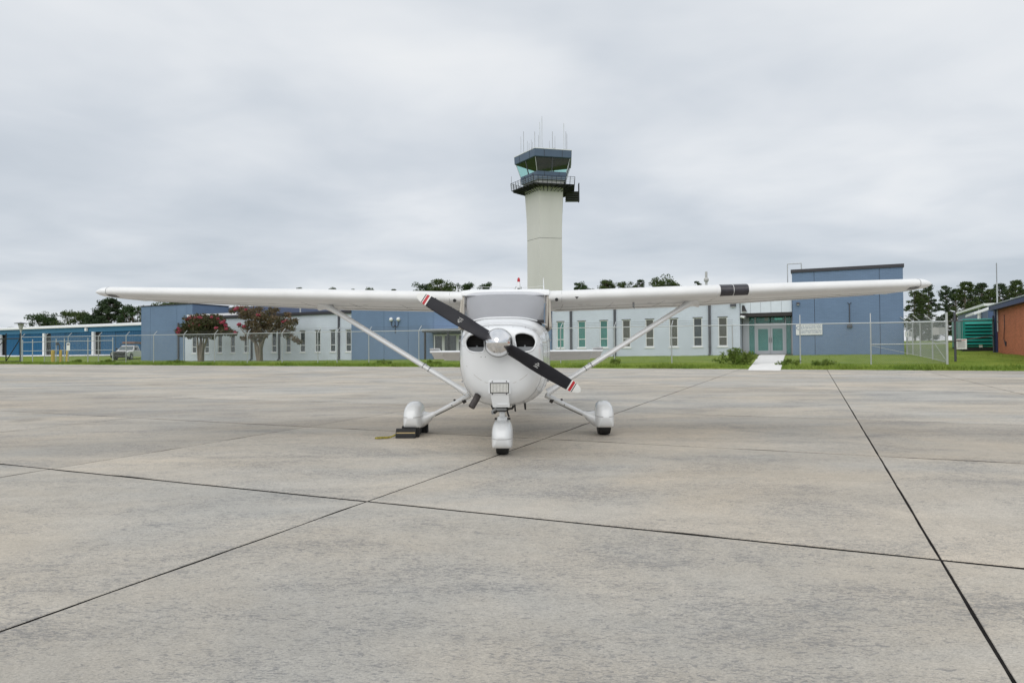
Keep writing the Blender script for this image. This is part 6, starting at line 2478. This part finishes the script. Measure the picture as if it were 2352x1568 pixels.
q = [(150, 600, 13), (180, 540, 15), (240, 470, 14), (300, 450, 13), (380, 440, 13), (470, 440, 14), (540, 460, 13), (590, 520, 14), (640, 590, 13), (700, 610, 9), (740, 615, 6), (250, 560, 18), (340, 530, 19), (430, 520, 19), (510, 540, 18), (570, 590, 13),
     (220, 610, 12), (300, 610, 13), (390, 610, 13), (470, 610, 12), (110, 610, 9), (90, 585, 7), (480, 660, 6), (220, 660, 5)]
crown1 = [(*c4(a, b), r) for a, b, r in q]
fl1 = [(*c4(a, b), r) for a, b, r in ((90, 560, 4), (85, 600, 4), (110, 580, 4), (180, 460, 4), (240, 425, 5), (290, 435, 6), (330, 430, 5), (220, 440, 4), (590, 490, 5), (560, 480, 4), (630, 520, 4), (640, 560, 4), (700, 600, 4), (740, 605, 4), (420, 520, 3.5), (330, 520, 3), (520, 550, 3.5), (215, 525, 3), (470, 425, 3), (540, 445, 3.5), (620, 470, 3), (265, 500, 3))]
px0, py0 = c4(345, 925)
myrtle('rounded crepe myrtle with deep pink blossom against the white wall', px0, -3.4, py0, 0, crown1, fl1, M['myrtle'], 5,
       [([(*c4(345, 930), 0), (*c4(342, 800), 0), (*c4(338, 690), .1), (*c4(310, 560), .2)], .24),
        ([(*c4(352, 930), .1), (*c4(360, 800), .1), (*c4(410, 700), 0), (*c4(460, 580), -.2)], .20),
        ([(*c4(338, 930), -.1), (*c4(330, 760), -.2), (*c4(335, 640), -.3), (*c4(240, 520), -.4)], .15),
        ([(*c4(356, 930), -.1), (*c4(372, 790), -.1), (*c4(400, 660), -.2), (*c4(540, 540), -.4)], .13)])
q = [(700, 360, 7), (740, 340, 9), (800, 330, 9), (860, 340, 11), (830, 390, 13), (900, 400, 14), (960, 360, 12), (1020, 340, 10), (1000, 430, 15), (1080, 410, 13), (1150, 360, 11), (1210, 350, 9), (1120, 470, 15), (1060, 520, 15), (1190, 450, 13), (1270, 470, 13), (1340, 400, 9),
     (1370, 470, 10), (1420, 490, 8), (1440, 460, 5), (1250, 540, 13), (1330, 540, 11), (1390, 560, 8), (1150, 560, 13), (1000, 580, 13), (960, 510, 12), (890, 500, 9), (880, 560, 9), (940, 600, 10), (1050, 610, 12), (800, 525, 5), (840, 540, 5), (1300, 610, 9), (1360, 640, 9), (1430, 680, 8), (1480, 710, 7), (860, 660, 8), (930, 650, 9), (1000, 660, 11), (1060, 650, 8), (820, 670, 5)]
crown2 = [(*c4(a, b), r) for a, b, r in q]
fl2 = [(*c4(a, b), r) for a, b, r in ((760, 325, 4.5), (790, 320, 5), (820, 318, 5), (735, 340, 3.5), (1005, 400, 4.5), (1020, 410, 3.5), (790, 505, 4), (780, 515, 3.5), (840, 530, 3), (1290, 480, 3), (1330, 460, 3), (860, 340, 3))]
px0, py0 = c4(1020, 920)
myrtle('taller loose crepe myrtle with bronze leaves and few pink flowers before the white wall', px0, -3.4, py0, 0, crown2, fl2, M['myrtle2'], 9,
       [([(*c4(1015, 930), 0), (*c4(1005, 800), 0), (*c4(960, 690), .1), (*c4(930, 560), .2), (*c4(860, 420), .2)], .20),
        ([(*c4(1022, 930), .1), (*c4(1025, 780), .1), (*c4(1010, 640), .1), (*c4(1010, 450), .2), (*c4(1040, 360), .2)], .20),
        ([(*c4(1030, 930), .1), (*c4(1040, 780), .0), (*c4(1080, 680), -.1), (*c4(1180, 560), -.2), (*c4(1260, 430), -.2)], .17),
        ([(*c4(1010, 930), -.1), (*c4(985, 800), -.1), (*c4(975, 720), -.1), (*c4(890, 640), -.2), (*c4(800, 530), -.2)], .11),
        ([(*c4(1034, 930), -.1), (*c4(1050, 760), -.2), (*c4(1120, 630), -.3), (*c4(1300, 560), -.3), (*c4(1420, 490), -.3)], .10)], dn=.55)

# ------------------------------------------------------------------ weeds on the verge
def weed(label, px, t_, hgt, wid, n, seed, m_='weed', group=None):
    rng = np.random.default_rng(seed)
    s0 = S(px, t_)
    z0 = gz(s0, t_)
    x, y = world_xy(s0, t_)
    t = thing('weed_bush', label, 'weed', (x, y, z0), group=group)
    cs, rs, ns = [], [], []
    st = MB()
    for k in range(n):
        a = rng.uniform(0, 2 * math.pi)
        rr2 = wid * rng.random() ** .7
        h_ = hgt * rng.uniform(.45, 1.05) * (1 - .45 * rr2 / wid)
        p = np.array([x + math.cos(a) * rr2, y + math.sin(a) * rr2, z0 + h_])
        f = np.array([x + math.cos(a) * rr2 * .4, y + math.sin(a) * rr2 * .4, z0])
        st.tube([f, f * .4 + p * .6 + np.array([0, 0, .05]), p], [.012, .008, .004], 4, cap=False)
        for g_ in (.4, .65, .88):
            cs.append(f + (p - f) * g_)
            rs.append((.16, .16, .12))
            ns.append(26)
    part('stem', st, M[m_], t, None)['kind'] = 'stuff'
    quads_mesh('leaf', leaf_quads(cs, rs, ns, .06, rng), M[m_], t)['kind'] = 'stuff'


weed('leafy green weed bush against the fence beside the footpath', 1690, FT - .9, 1.05, 1.35, 34, 1)
for k, (px, h_, w_) in enumerate(((1815, .30, .8), (1890, .28, .7), (1412, .4, .25), (880, .32, .6), (990, .28, .6), (250, .34, .9), (178, .36, .45), (400, .26, .9))):
    weed(('low weed clump in the grass beside the footpath, by the white sign', 'low weed clump before the tall blue block between fence posts', 'small tuft of weeds at the foot of a fence post before the teal windows', 'weed clump before the blue wall under the twin globe lamp',
          'weed clump before the door canopy', 'broad low weeds in the grass before the pickup truck', 'weed tuft at the fence post with the small white sign', 'low weeds before the pink-flowered tree')[k], px, FT - 2.6 if k > 3 else FT - 1.5, h_, w_, 10, 30 + k, group='weeds along the verge')
